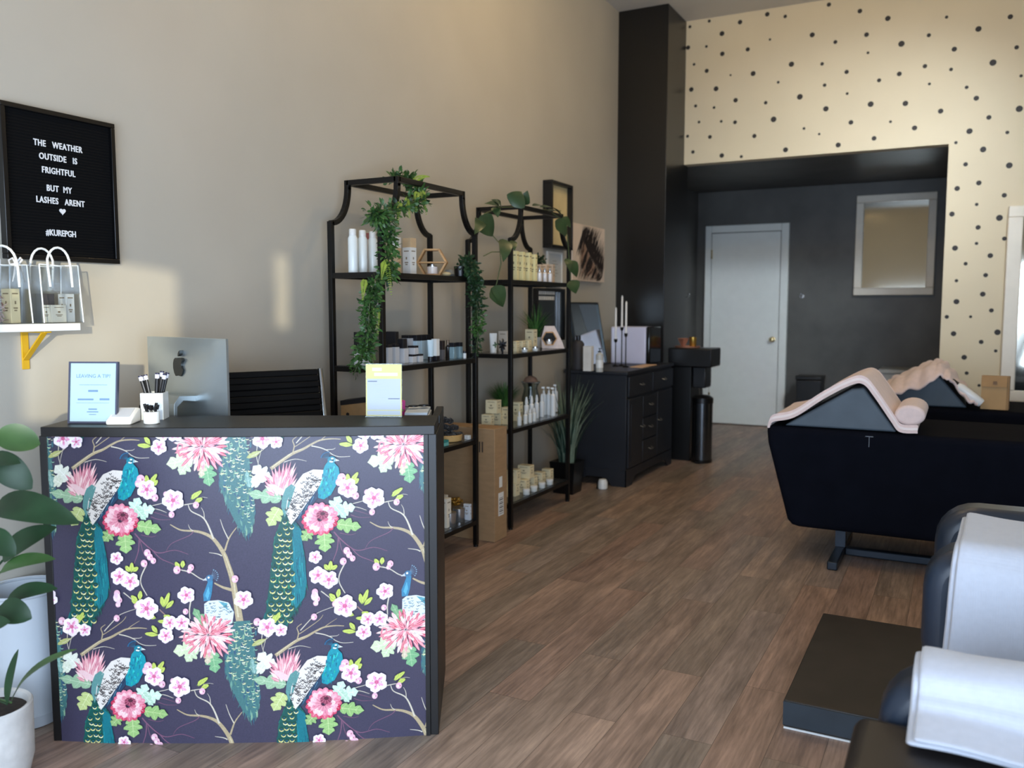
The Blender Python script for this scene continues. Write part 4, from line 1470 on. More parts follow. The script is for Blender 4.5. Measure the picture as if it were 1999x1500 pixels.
# ---- rack one, top shelf
CAN = mat('white_can', (236, 242, 240), 0.28, var=0.02)
can0 = None
for k, px in enumerate((691.5, 710.5, 730)):
    lab = 'white spray can on upper shelf of the ivy rack, %s of three' % ('leftmost', 'middle', 'rightmost')[k]
    if can0 is None:
        can0 = put('spray_can', lab, 'can', px, -2.50, 3, 'white spray cans in a row')
        MB().lathe([(0.0215, 0), (0.0225, 0.003), (0.0225, 0.158), (0.017, 0.168), (0.017, 0.170), (0, .170)], seg=24).build('body', CAN, can0)
        MB().lathe([(0.0165, 0.1702), (0.017, 0.172), (0.0165, 0.196), (0.014, 0.200), (0, 0.200)], seg=24).build('cap', WHITE, can0)
    else:
        dup(can0, (-2.50, yx(px, -2.50), SHZ[3] + 0.0004), label=lab)
rc = put('spray_can', 'pale can with dull red cap behind the white spray cans', 'can', 720, -2.552, 3)
MB().lathe([(0.02, 0), (0.02, 0.165), (0, 0.165)], seg=20).build('body', mat('pale_pink_can', (222, 196, 186), 0.4), rc)
MB().lathe([(0.017, 0.1652), (0.017, 0.196), (0, 0.198)], seg=20).build('cap', mat('dull_red', (168, 92, 86), 0.4), rc)
TANC = mat('tan_card', (206, 178, 140), 0.6, var=0.12, scale=20)
cart('tall white and tan carton half hidden by the hanging ivy', 773, -2.40, 3, 0.046, 0.036, 0.172, TANC, lid=WHITE, lidh=0.05, name='tall_carton', rz=0.1)
cart('tall white and tan carton beside the hexagon wood shelf', 801, -2.40, 3, 0.050, 0.045, 0.176, WHITE, lid=TANC, lidh=0.045, name='tall_carton', rz=-0.12)


def hexagon(b, r, bar, depth, m=0, c=(0, 0, 0)):
    pts = [Vector((c[0] + r * math.cos(R(60 * k)), c[1], c[2] + r * math.sin(R(60 * k)))) for k in range(6)]
    for a, q in zip(pts, pts[1:] + pts[:1]):
        d = (q - a).normalized() * bar * 0.25
        b.bar(a - d, q + d, bar, depth, m, up=(0, 1, 0))
    return b


hx = put('hexagon_shelf', 'pale wood hexagon stand framing a white candle on the ivy rack', 'stand', 845, -2.40, 3)
hx.rotation_euler = (0, 0, R(25))
hexagon(MB(), 0.073, 0.009, 0.055, c=(0, 0, 0.0685)).build('frame', WOOD, hx)
MB().box(-0.066, 0.066, -0.026, 0.026, 0.064, 0.071).build('divider', WOOD, hx)
hp_ = Vector(hx.location)
cj = thing('candle_jar', 'white candle jar with silver lid inside the hexagon stand', 'candle', (hp_.x, hp_.y, SHZ[3] + 0.0105))
MB().lathe([(0.026, 0), (0.0275, 0.002), (0.0275, 0.036), (0, 0.036)], seg=24).build('jar', mat('candle_white', (236, 224, 216), 0.3), cj)
MB().lathe([(0.022, 0.0362), (0.022, 0.041), (0.010, 0.043), (0.010, 0.049), (0, 0.05)], seg=24).build('lid', SILVER, cj)
sd = MB()
sd.ball((0, 0, 0.012), 0.024, sq=(1, 1.1, 0.5))
tag(sd.build('soap_bar', mat('cream_soap', (226, 206, 160), 0.5), None, (-2.37, yx(872, -2.37), SHZ[3] + 0.0004)), 'oval cream soap bar right of the hexagon stand', 'soap')
gs = MB()
gs.lathe([(0.028, 0), (0.034, 0.018), (0.02, 0.04), (0.0, 0.046)], seg=9)
tag(gs.build('stone', mat('grey_stone', (128, 138, 146), 0.6, var=0.2, scale=30), None, (-2.46, yx(878, -2.46), SHZ[3] + 0.0004)), 'grey stone behind the cream soap bar', 'stone')

# ---- leafy vines
def vine_leaves(m, path, n, lw, ll, spread, seed, mi=0, drop=0.3):
    rd = random.Random(seed)
    P = [Vector(p) for p in path]
    for i in range(n):
        t = rd.random() * (len(P) - 1)
        k = min(int(t), len(P) - 2)
        p = P[k].lerp(P[k + 1], t - k)
        d = Vector((rd.gauss(0, 1), rd.gauss(0, 1), rd.gauss(-drop, 0.8))).normalized()
        a = p + d * spread * rd.random()
        b = a + d * ll * rd.uniform(0.7, 1.25)
        m.leaf(a, b, lw * rd.uniform(0.7, 1.2), (rd.gauss(0, 1), rd.gauss(0, 1), rd.gauss(0.4, 1)), 0.1, 0.2, mi, 3)
    return m


def fern(m, a, b, sag, n, ln, mi=0):
    a, b = Vector(a), Vector(b)
    prev = None
    for i in range(n + 1):
        t = i / n
        p = a.lerp(b, t) + Vector((0, 0, sag * 4 * t * (1 - t)))
        if prev is not None:
            d = (p - prev).normalized()
            s = d.cross(Vector((0.6, -0.7, 0.4))).normalized()
            w = ln * (1 - t * 0.85) * (0.4 + 0.6 * min(1, t * 4))
            for q in (-1, 1):
                m.leaf(p, p + s * q * w * 0.75 + d * w * 0.35, ln * 0.20, (0.6, -0.7, 0.4), 0.05, 0.1, mi, 2)
        prev = p
    return m


def P1(px, py, X):
    return onx(px, py, X)


iv = thing('ivy_garland', 'long ivy garland with fern fronds draped down the front post of the near rack', 'garland', (-2.40, 3.30, 1.895))
IV = Vector(iv.location)
path = [P1(768, 352, -2.50), P1(792, 350, -2.40), P1(812, 368, -2.33), P1(822, 392, -2.27), P1(800, 398, -2.27), P1(770, 412, -2.262), P1(732, 415, -2.27), P1(752, 425, -2.262), P1(760, 470, -2.262), P1(758, 520, -2.255), P1(762, 545, -2.25)]
path2 = [P1(732, 545, -2.262), P1(722, 580, -2.262), P1(720, 630, -2.262), P1(716, 670, -2.262), P1(706, 696, -2.262), P1(692, 728, -2.30)]
L_ = [[q - IV for q in path], [q - IV for q in path2]]
m = MB()
m.tube(L_[0], 0.003, 6)
m.tube([L_[0][9]] + [L_[0][10]] + L_[1], 0.0025, 6)
m.build('vine_stem', STEM, iv)
m = MB()
vine_leaves(m, L_[0][:4], 260, 0.015, 0.030, 0.045, 1, 0, -0.5)
vine_leaves(m, L_[0][3:8], 330, 0.014, 0.028, 0.045, 2, 0, 0.2)
vine_leaves(m, L_[0][6:8], 160, 0.013, 0.030, 0.055, 5, 0, 0.4)
vine_leaves(m, L_[0][7:], 420, 0.014, 0.028, 0.042, 3, 0, 0.4)
vine_leaves(m, L_[1][:5], 520, 0.014, 0.029, 0.042, 4, 0, 0.5)
vine_leaves(m, L_[1][4:], 50, 0.012, 0.028, 0.03, 9, 0, 0.5)
vine_leaves(m, L_[0][:4] + L_[0][4:], 150, 0.016, 0.030, 0.045, 6, 1, 0.2)
vine_leaves(m, L_[1][:4], 110, 0.016, 0.030, 0.04, 7, 1, 0.5)
m.build('leaves', [LEAF_M, LEAF_D], iv, smooth=60)
m = MB()
for a, b, s in ((P1(822, 372, -2.27), P1(832, 418, -2.24), 0.02), (P1(815, 375, -2.27), P1(812, 412, -2.24), 0.02), (P1(790, 388, -2.26), P1(800, 425, -2.24), 0.02), (P1(780, 395, -2.26), P1(778, 432, -2.24), 0.02),
                (P1(752, 505, -2.25), P1(764, 575, -2.22), 0.015), (P1(752, 510, -2.25), P1(745, 545, -2.22), 0.01), (P1(712, 545, -2.26), P1(708, 585, -2.24), 0.01), (P1(735, 600, -2.25), P1(738, 655, -2.23), 0.01), (P1(806, 355, -2.3), P1(838, 345, -2.28), 0.01)):
    fern(m, a - IV, b - IV, s, 18, 0.030)
m.build('fern_fronds', LEAF_L, iv, smooth=60)

ip = put('potted_ivy', 'small black pot with dark ivy trailing down right post of the near rack', 'plant', 899, -2.345, 3)
IP = Vector(ip.location)
MB().lathe([(0.026, 0), (0.030, 0.004), (0.033, 0.055), (0.030, 0.055), (0.028, 0.046), (0, 0.046)], seg=24).build('pot', BLACKP, ip)
path = [Vector((0, 0, 0.05)), P1(912, 508, -2.31) - IP, P1(922, 520, -2.27) - IP, P1(928, 560, -2.262) - IP, P1(932, 610, -2.262) - IP, P1(933, 650, -2.262) - IP, P1(930, 690, -2.265) - IP]
m = MB().tube(path, 0.002, 6)
m.tube([path[5], P1(940, 690, -2.262) - IP], 0.0016, 6)
m.build('vine_stem', STEM, ip)
m = MB()
vine_leaves(m, path[:3], 170, 0.014, 0.026, 0.035, 21, 0, 0)
vine_leaves(m, path[2:5], 430, 0.015, 0.026, 0.040, 22, 0, 0.5)
vine_leaves(m, path[4:6], 120, 0.014, 0.026, 0.036, 23, 1, 0.5)
vine_leaves(m, path[5:], 45, 0.012, 0.024, 0.03, 24, 0, 0.5)
m.build('leaves', [LEAF_D, LEAF_M], ip, smooth=60)

# ---- rack one, second shelf: black and white cartons
GW = mat('grey_white_card', (206, 206, 208), 0.5, var=0.04)
BC = mat('black_card', (22, 20, 26), 0.45)
BLUEW = mat('blue_white_card', (202, 224, 234), 0.4, var=0.03)
s2 = 'second shelf of the ivy rack'
cart('large black topped white carton at left end behind the ivy strands', 707, -2.46, 2, 0.06, 0.05, 0.155, GW, lid=BC, lidh=0.088, marks=False)
cart('wide black carton at the back just right of the rack front post', 761, -2.50, 2, 0.085, 0.03, 0.150, BC, marks=False)
for k, px in enumerate((756, 770)):
    cart('grey white carton with black top right of the rack front post, %s of the pair' % ('left', 'right')[k], px, -2.40, 2, 0.034, 0.034, 0.094, GW, lid=BC, lidh=0.014, marks=False)
cart('grey white carton below the small black carton', 787, -2.385, 2, 0.036, 0.036, 0.072, GW, marks=False)
cart('small black carton topmost above the grey white carton', 785, -2.385, 2, 0.034, 0.034, 0.046, BC, z=0.0724, marks=False)
cart('grey white carton with black lid at the back beside the small black carton', 795, -2.50, 2, 0.045, 0.04, 0.128, GW, lid=BC, lidh=0.016, marks=False)
for k, px in enumerate((803, 816)):
    cart('squat grey white black lidded carton low on the shelf, %s of two' % ('left', 'right')[k], px, -2.37, 2, 0.036, 0.036, 0.040, GW, lid=BC, lidh=0.009, marks=False)
cart('squat grey white carton with black lid resting on two others', 806, -2.372, 2, 0.040, 0.036, 0.042, GW, lid=BC, lidh=0.010, z=0.0404, marks=False)
for k, px in enumerate((813, 822.5, 832)):
    cart('tall pale blue carton with black top, %s of the row of three' % ('leftmost', 'middle', 'rightmost')[k], px, -2.47, 2, 0.028, 0.038, 0.128, BLUEW, lid=BC, lidh=0.030, marks=False)


def tubev(label, px, X, zi, h, r, body, capm, caph):
    t = put('cream_tube', label, 'tube', px, X, zi)
    MB().cyl((0, 0, 0), r * 0.95, caph, 20).build('cap', capm, t)
    m = MB()
    n = 16
    vs = []
    rows = 6
    for j in range(rows + 1):
        f = j / rows
        for i in range(n):
            a = 2 * math.pi * i / n
            vs.append((r * (1 + 0.12 * f) * math.cos(a), r * (1 - 0.9 * f) * math.sin(a), caph + 0.0003 + (h - caph) * f))
    fs = [(j * n + i, j * n + (i + 1) % n, (j + 1) * n + (i + 1) % n, (j + 1) * n + i) for j in range(rows) for i in range(n)] + [tuple(range(n))[::-1], tuple(range(rows * n, rows * n + n))]
    m.add(vs, fs)
    m.build('body', body, t)
    t.rotation_euler = (0, 0, R(40))
    return t


tubev('pale blue cream tube standing on a black cap among the black and white cartons', 840, -2.365, 2, 0.105, 0.014, BLUEW, BC, 0.022)
cart('tall white carton on a black base, right of the pale blue tube', 850, -2.355, 2, 0.030, 0.030, 0.110, BC, lid=WHITE, lidh=0.086, marks=False)
cart('grey carton with brown black top right of the tall white carton', 862, -2.37, 2, 0.024, 0.026, 0.098, mat('dark_grey_box', (96, 94, 96), 0.5), lid=mat('brown_black', (40, 30, 30), 0.5), lidh=0.046, marks=False)
bt = put('serum_bottle', 'slim dark glass bottle between the grey and the silver blue cartons', 'bottle', 874, -2.385, 2)
MB().lathe([(0.012, 0), (0.013, 0.002), (0.013, 0.062), (0.006, 0.07), (0.006, 0.074), (0, .074)], seg=18).build('body', mat('dark_glass', (38, 32, 30), 0.12), bt)
MB().lathe([(0.008, 0.0742), (0.008, 0.098), (0, 0.099)], seg=18).build('cap', mat('bronze_cap', (110, 92, 76), 0.3, 0.6), bt)
for k, px in enumerate((884, 896)):
    cart('silver blue carton with black top near right post, %s of two' % ('left', 'right')[k], px, -2.36, 2, 0.028, 0.028, 0.084, mat('silver_blue_card', (150, 178, 186), 0.3, 0.3), lid=BC, lidh=0.022, marks=False)
bt = put('small_bottle', 'tiny white bottle with black cap beside the right post', 'bottle', 907, -2.335, 2)
MB().lathe([(0.009, 0), (0.009, 0.026), (0, .026)], seg=16).build('body', WHITE, bt)
MB().lathe([(0.0095, 0.0262), (0.0095, 0.038), (0, .038)], seg=16).build('cap', BC, bt)

# ---- rack one, third shelf
kb = put('magazine_file', 'kraft file box with black trim behind the reception desk', 'file box', 706, -2.45, 1)
kb.rotation_euler = (0, 0, R(12))
m = MB().prism([(-0.09, 0), (0.09, 0), (0.09, 0.30), (-0.09, 0.275)], 'y', -0.045, 0.045)
m.build('body', KRAFT, kb, bevel=0.002)
m = MB().prism([(-0.091, 0.255), (0.091, 0.280), (0.091, 0.302), (-0.091, 0.277)], 'y', -0.0465, 0.0465)
m.build('trim', BC, kb)
m = MB()
for x in (-0.055, 0.05):
    m.M = Matrix.Translation((x, -0.0455, 0.215)) @ Matrix.Rotation(R(90), 4, 'X')
    m.cyl((0, 0, 0), 0.008, 0.001, 16)
m.build('finger_hole', BC, kb)
cart('tall white carton just right of the desk edge on third shelf', 857, -2.33, 1, 0.02, 0.03, 0.14, WHITE, marks=False)
ty = put('round_tray', 'round pale wooden tray holding black scrunchies', 'tray', 872, -2.40, 1)
MB().lathe([(0.066, 0), (0.076, 0.004), (0.081, 0.034), (0.077, 0.036), (0.071, 0.008), (0, 0.008)], seg=32).build('tray', mat('tray_wood', (206, 168, 108), 0.5, var=0.15, scale=10), ty)
TY = Vector(ty.location)
BFAB = mat('black_tulle', (14, 13, 16), 0.85, var=0.3, scale=40, sheen=0.3)
rd_ = random.Random(4)
for k, (dx, dy, dz) in enumerate(((-0.032, -0.026, 0.030), (0.034, -0.030, 0.030), (0.038, 0.034, 0.030), (-0.030, 0.036, 0.030), (-0.026, 0.004, 0.070), (0.030, 0.004, 0.070), (0.0, 0.0, 0.108))):
    m = MB()
    pts, rr = [], []
    for i in range(40):
        a = 2 * math.pi * i / 40
        pts.append((0.019 * math.cos(a), 0.019 * math.sin(a), 0.003 * math.sin(9 * a)))
        rr.append(0.013 + 0.004 * math.sin(11 * a + k))
    m.tube(pts, rr, 8, closed=True)
    tag(m.build('scrunchie', BFAB, None, TY + Vector((dx, dy, dz)), (0.2 * (k % 3 - 1) * (k > 3), 0.1, k)), 'black scrunchie heaped in the round wooden tray', 'scrunchie', 'black scrunchies in the round tray')
carton('flat_carton', 'flat teal carton in front of the round wooden tray', (-2.325, yx(862, -2.325) + 0.0, SHZ[1] + 0.0004), 0.034, 0.07, 0.030, mat('teal_card', (112, 186, 178), 0.5), lid=mat('teal_dark', (44, 132, 132), 0.5), lidh=0.012, marks=False)
cart('small white tag card at right end beside the round tray', 912, -2.33, 1, 0.03, 0.02, 0.022, WHITE)

# ---- rack one, bottom shelf
cart('cream carton on lowest shelf just right of the desk', 866, -2.36, 0, 0.05, 0.045, 0.155, CREAM2)
cart('second cream carton behind the first on lowest shelf beside the desk', 860, -2.47, 0, 0.05, 0.05, 0.13, CREAM2)
for k, (px, X) in enumerate(((876, -2.35), (894, -2.36))):
    tn = put('silver_tin', 'round silver tin under the gold bow, %s one' % ('front', 'rear')[k], 'tin', px, X, 0)
    MB().lathe([(0.032, 0), (0.033, 0.002), (0.033, 0.06), (0, 0.06)], seg=24).build('body', SILVER, tn)
    MB().lathe([(0.0345, 0.058), (0.0345, 0.072), (0.03, 0.074), (0, 0.074)], seg=24).build('lid', SILVER, tn)
gb = MB()
rdb = random.Random(12)
for k in range(12):
    a = k * 0.52 + rdb.uniform(-.2, .2)
    d = Vector((math.cos(a), math.sin(a), rdb.uniform(0.2, 0.9))).normalized()
    s = d.cross(Vector((0, 0, 1))).normalized() * 0.0105
    pts = [Vector((0, 0, 0.004)), d * 0.028 + Vector((0, 0, 0.014)), d * 0.05 + Vector((0, 0, 0.010)), d * 0.03 + Vector((0, 0, -0.0)), Vector((0, 0, 0.004))]
    for p0, p1 in zip(pts[:-1], pts[1:]):
        gb.add([p0 - s, p0 + s, p1 + s, p1 - s], [(0, 1, 2, 3)])
tag(gb.build('gift_bow', GOLD, None, (-2.395, yx(885, -2.395), SHZ[0] + 0.078), solid=0.0012), 'shiny gold gift bow resting on the silver tins', 'bow')
cart('white tag carton at right end of lowest shelf beside the gold bow', 911, -2.333, 0, 0.04, 0.018, 0.088, mat('pale_blue_white', (222, 228, 236), 0.5))

# ---- cardboard carton between the racks
cb = thing('shipping_carton', 'tall brown cardboard shipping carton standing between the two racks', 'carton', (-2.435, 4.135, 0), 0)
KR2 = mat('brown_corrugated', (164, 132, 96), 0.8, var=0.08, scale=14, stretch=(1, 1, 4))
MB().box(-0.195, 0.195, -0.072, 0.072, 0.001, 0.635).build('body', KR2, cb, bevel=0.003)
m = MB()
m.box(0.1952, 0.1962, -0.03, 0.03, 0.14, 0.27)
m.box(0.1952, 0.1962, -0.02, 0.014, 0.30, 0.36)
tag(m.build('shipping_label', WHITE, cb), 'white printed shipping labels', None)
m = MB()
for i in range(9):
    m.box(0.1963, 0.1966, -0.022, 0.022, 0.150 + i * 0.011, 0.150 + i * 0.011 + (0.003, 0.006)[i % 2])
for i in range(4):
    m.box(0.06 + i * 0.018, 0.068 + i * 0.018, -0.0727, -0.0722, 0.50, 0.56)
m.build('print_marks', INK, cb)
m = MB().box(0.02, 0.05, -0.0726, 0.0726, 0.6352, 0.6358)
m.build('tape', mat('tape', (190, 156, 112), 0.3), cb)

# ---- rack two, top shelf
YEL_C = mat('yellow_cream_card', (244, 230, 170), 0.55, var=0.03)
for k, px in enumerate((1005, 1017.5, 1030, 1041)):
    cart('tall yellow cream carton on top shelf of the far rack, %s from the left' % ('first', 'second', 'third', 'fourth')[k], px, -2.36 + 0.001 * k, 3, 0.040, 0.030, 0.172 - 0.006 * (k > 2), YEL_C, name='tall_carton')
PINKC = mat('blush_card', (226, 198, 168), 0.55)
for k, px in enumerate((1051, 1063, 1075)):
    cart('blush carton behind the dropper bottles, %s of three' % ('leftmost', 'middle', 'rightmost')[k], px, -2.395, 3, 0.042, 0.032, 0.112 + 0.004 * k, PINKC)


def make_dropper(t, r, h, body, capm):
    MB().lathe([(r * 0.95, 0), (r, 0.002), (r, h * 0.60), (r * 0.45, h * 0.68), (r * 0.45, h * 0.72), (0, h * .72)], seg=18).build('body', body, t)
    MB().lathe([(r * 0.55, h * 0.722), (r * 0.55, h * 0.82), (r * 0.38, h * 0.84), (r * 0.34, h * 0.97), (0, h)], seg=16).build('dropper', capm, t)
    return t


d0 = None
for k, px in enumerate((1053, 1063, 1073)):
    lab = 'small white dropper bottle at front of the top shelf, %s of three' % ('left', 'middle', 'right')[k]
    if d0 is None:
        d0 = make_dropper(put('dropper_bottle', lab, 'bottle', px, -2.335, 3, 'dropper bottles on the top shelf'), 0.0145, 0.088, mat('white_glass', (232, 226, 222), 0.15), SILVER)
    else:
        dup(d0, (-2.335, yx(px, -2.335), SHZ[3] + 0.0004), label=lab)
ya, yb = onx(1068, 520, XW + 0.01).y, onx(1097, 520, XW + 0.01).y
sgn = thing('small_print', 'small white framed print on the wall behind the top shelf of the far rack', 'picture', (XW, (ya + yb) / 2, 1.575))
hw = (yb - ya) / 2
m = MB()
for y0, y1, z0, z1 in ((-hw, hw, 0.115, 0.13), (-hw, hw, -0.13, -0.115), (-hw, -hw + 0.015, -0.115, 0.115), (hw - 0.015, hw, -0.115, 0.115)):
    m.box(0.001, 0.018, y0, y1, z0, z1)
m.build('frame', WHITE, sgn, bevel=0.001)
m = MB().box(0.001, 0.010, -hw + 0.015, hw - 0.015, -0.115, 0.115)
for i in range(6):
    w = hw * (0.5, 0.9, 0.4, 0.7, 0.9, 0.5)[i]
    z = 0.06 - i * 0.022
    m.add([(0.0104, -w / 2, z), (0.0104, w / 2, z), (0.0104, w / 2, z + 0.005), (0.0104, -w / 2, z + 0.005)], [(0, 1, 2, 3)], 1)
m.build('notice', [WS, mat('faint_print2', (150, 156, 160), 0.6)], sgn)
dp = put('potted_succulent', 'small dark trailing plant in a black pot behind the blush cartons', 'plant', 1043, -2.505, 3)
MB().lathe([(0.03, 0), (0.04, 0.005), (0.045, 0.135), (0.038, 0.135), (0, 0.12)], seg=24).build('pot', BLACKP, dp)
m = MB()
vine_leaves(m, [(0, 0, 0.14), (-0.03, -0.06, 0.150), (-0.02, -0.08, 0.120)], 110, 0.013, 0.030, 0.03, 31, 0, -0.2)
vine_leaves(m, [(0, 0, 0.14), (0.03, 0.06, 0.150)], 70, 0.013, 0.030, 0.03, 32, 0, -0.2)
m.build('leaves', LEAF_D, dp, smooth=60)

# large leaved vine
pv = thing('pothos_vine', 'trailing vine with large rounded leaves over the top of the far rack', 'plant', (-2.35, 4.75, 1.90))
PVO = Vector(pv.location)
POTH = mat('pothos_leaf', (46, 68, 38), 0.32, var=0.3, scale=10)


def heart(t):
    return min(1.0, (t * 5) ** 0.6) * (1 - t ** 2.2) if t > 0 else 0.25


def Q(px, py, X=-2.28):
    return onx(px, py, X) - PVO


m = MB()
for chain in ([(1095, 412, -2.40), (1040, 408, -2.30), (1010, 404, -2.28), (975, 405, -2.30), (945, 418, -2.35), (940, 440, -2.32), (955, 452, -2.29), (975, 475, -2.28), (978, 515, -2.27), (968, 560, -2.27), (970, 575, -2.27)],
              [(1030, 405, -2.29), (1075, 414, -2.29), (1098, 430, -2.27), (1108, 460, -2.26), (1112, 520, -2.26), (1115, 560, -2.26)], [(975, 492, -2.27), (960, 492, -2.28), (944, 500, -2.30)]):
    m.tube([Q(*c) for c in chain], 0.0028, 6)
m.build('vine_stem', STEM, pv)
FN = (0.75, -0.6, 0.25)
for a, b, w, nrm in (((1000, 402), (1018, 374), 0.13, FN), ((1022, 400), (1030, 372), 0.075, (0.4, -0.8, 0.4)), ((975, 404), (945, 398), 0.045, FN), ((978, 404), (958, 390), 0.04, FN), ((965, 405), (972, 425), 0.06, FN),
                     ((935, 425), (962, 462), 0.135, FN), ((938, 430), (926, 458), 0.075, FN), ((985, 468), (982, 512), 0.09, FN), ((962, 560), (982, 600), 0.12, FN), ((960, 562), (978, 598), 0.03, FN),
                     ((1085, 430), (1105, 462), 0.10, FN), ((1098, 425), (1114, 445), 0.06, FN), ((1112, 510), (1126, 542), 0.09, FN), ((1114, 548), (1124, 574), 0.11, FN), ((1106, 505), (1112, 530), 0.06, FN),
                     ((1040, 402), (1068, 410), 0.05, (0.2, -0.5, 0.8)), ((1055, 405), (1098, 424), 0.06, (0.2, -0.5, 0.8)), ((1070, 412), (1096, 420), 0.05, (0.2, -0.5, 0.8)), ((1000, 470), (1004, 490), 0.05, FN)):
    X = -2.262
    MB().leaf(Q(a[0], a[1], X), Q(b[0], b[1], X + 0.03), w, nrm, 0.10, 0.15, n=8, shape=heart).build('leaf', POTH, pv, smooth=60)

# ---- rack two, second shelf
lt = tubev('white cream tube with green leaf print at left of the far rack', 963, -2.47, 2, 0.115, 0.020, WHITE, WHITE, 0.02)
m = MB()
for k in range(4):
    m.leaf((0.010, -0.0165, 0.045), (0.010 + 0.020 * math.cos(k * 1.4 + 0.4), -0.0172, 0.045 + 0.022 * math.sin(k * 1.4 + 0.4)), 0.010, (0, -1, 0), 0, 0, n=3)
m.build('leaf_print', LEAF_M, lt)
bowm = MB()
for k in range(9):
    a = k * 0.7
    bowm.leaf((0, 0, 0.045), (0.03 * math.cos(a), 0.012 * math.sin(a * 2), 0.045 + 0.04 * math.sin(a)), 0.014, (0.4, -1, 0.2), 0.1, 0.2, n=3)
bowm.bar((0, 0, 0), (0, 0, 0.046), 0.008)
tag(bowm.build('ribbon_rosette', BC, None, (-2.37, yx(981, -2.37), SHZ[2] + 0.0004), solid=0.001), 'black ribbon rosette beside the leaf printed tube', 'bow')
cart('blush carton at the back between the leaf printed tube and the near post', 985, -2.46, 2, 0.06, 0.05, 0.125, mat('pale_blush', (220, 208, 192), 0.55))
for k, px in enumerate((1004, 1016, 1028)):
    cart('cream carton in the low row on second shelf of far rack, %s of three' % ('left', 'middle', 'right')[k], px, -2.40, 2, 0.05, 0.038, 0.064, CREAM)
cart('cream carton standing taller at the right of the low row', 1037, -2.45, 2, 0.06, 0.055, 0.128, CREAM)
jr0 = None
for k, px in enumerate((1024, 1045)):
    lab = 'small clear jar with silver lid in front of the cream cartons, %s one' % ('left', 'right')[k]
    if jr0 is None:
        jr0 = put('small_jar', lab, 'jar', px, -2.335, 2, 'small silver lidded jars')
        MB().lathe([(0.017, 0), (0.018, 0.002), (0.018, 0.016), (0, 0.016)], seg=20).build('jar', mat('frost_glass', (214, 218, 216), 0.2), jr0)
        MB().lathe([(0.019, 0.0162), (0.019, 0.026), (0, 0.027)], seg=20).build('lid', SILVER, jr0)
    else:
        dup(jr0, (-2.335, yx(px, -2.335), SHZ[2] + 0.0004), label=lab)


def grass(t, n, r0, h, spread, w, seed, m0, z0, arch=0.35, m1=None, xmin=-9):
    rd = random.Random(seed)
    m = MB()
    for i in range(n):
        a = rd.uniform(0, 2 * math.pi)
        rr = r0 * math.sqrt(rd.random())
        b = Vector((rr * math.cos(a), rr * math.sin(a), z0))
        out = spread * rd.random() ** 0.7
        hh = h * rd.uniform(0.65, 1.05)
        d = Vector((math.cos(a), math.sin(a), 0))
        pts = [b + d * out * (s ** 1.8) + Vector((0, 0, hh * (s - arch * (out / max(spread, 1e-6)) * s * s))) for s in (0, .25, .5, .75, 1)]
        pts = [Vector((max(q.x, xmin), q.y, q.z)) for q in pts]
        sd = Vector((-math.sin(a), math.cos(a), 0))
        vs, fs = [], []
        for k, p in enumerate(pts):
            ww = w / 2 * (1 - 0.9 * k / 4) * (0.7 + 0.3 * (k == 1))
            vs += [p - sd * ww, p + sd * ww]
        for k in range(4):
            fs.append((2 * k, 2 * k + 1, 2 * k + 3, 2 * k + 2))
        m.add(vs, fs, rd.choice((0, 0, 1)) if m1 else 0)
    return m.build('foliage', [m0, m1] if m1 else m0, t, smooth=80)


gp = put('spiky_plant', 'bright green spiky grass plant in small pot on second shelf of far rack', 'plant', 1046, -2.52, 2)
MB().lathe([(0.028, 0), (0.036, 0.07), (0.030, 0.07), (0, 0.062)], seg=20).build('pot', WHITE, gp)
grass(gp, 110, 0.024, 0.245, 0.19, 0.014, 41, mat('grass_bright', (92, 142, 70), 0.45, var=0.3), 0.06, 0.35, mat('grass_deep', (38, 78, 40), 0.45, var=0.3), -0.145)
tf_ = put('triangle_frame', 'pale pink triangular stand with a wooden hexagon opening', 'stand', 1072, -2.38, 2)
tf_.rotation_euler = (0, 0, R(30))
m = MB()
hxp = [(0.0 + 0.046 * math.cos(R(60 * k)), 0.066 + 0.052 * math.sin(R(60 * k))) for k in range(6)]
outer = [(0.060, 0.062), (0.034, 0.148), (-0.030, 0.148), (-0.052, 0.066), (-0.046, 0.002), (0.100, 0.002)]
# ring of quads between opening and outline
fsq = []
n0 = [(-y, 0) for y in range(1)]
for y in (-0.008, 0.008):
    m.add([(p[0], y, p[1]) for p in hxp] + [(p[0], y, p[1]) for p in [(0.085, 0.045), (0.034, 0.148), (-0.030, 0.148), (-0.052, 0.066), (-0.046, 0.001), (0.100, 0.001)]], [(k, (k + 1) % 6, 6 + (k + 1) % 6, 6 + k) for k in range(6)])
og = [(0.085, 0.045), (0.034, 0.148), (-0.030, 0.148), (-0.052, 0.066), (-0.046, 0.001), (0.100, 0.001)]
for k in range(6):
    a, b = og[k], og[(k + 1) % 6]
    m.add([(a[0], -0.008, a[1]), (b[0], -0.008, b[1]), (b[0], 0.008, b[1]), (a[0], 0.008, a[1])], [(0, 1, 2, 3)])
m.build('panel', mat('pink_terrazzo', (226, 206, 194), 0.55, var=0.1, scale=60), tf_)
m = MB()
hexagon(m, 0.047, 0.006, 0.05, c=(0, 0, 0.066))
m.build('opening_frame', WOOD, tf_)
TF = Vector(tf_.location)
cj = thing('cream_jar', 'small white jar standing in the hexagon opening of the triangular stand', 'jar', (TF.x, TF.y, SHZ[2] + 0.0275))
MB().lathe([(0.012, 0), (0.016, 0.004), (0.017, 0.022), (0, 0.022)], seg=18).build('jar', WHITE, cj)
MB().lathe([(0.018, 0.0222), (0.018, 0.034), (0, 0.035)], seg=18).build('lid', SILVER, cj)

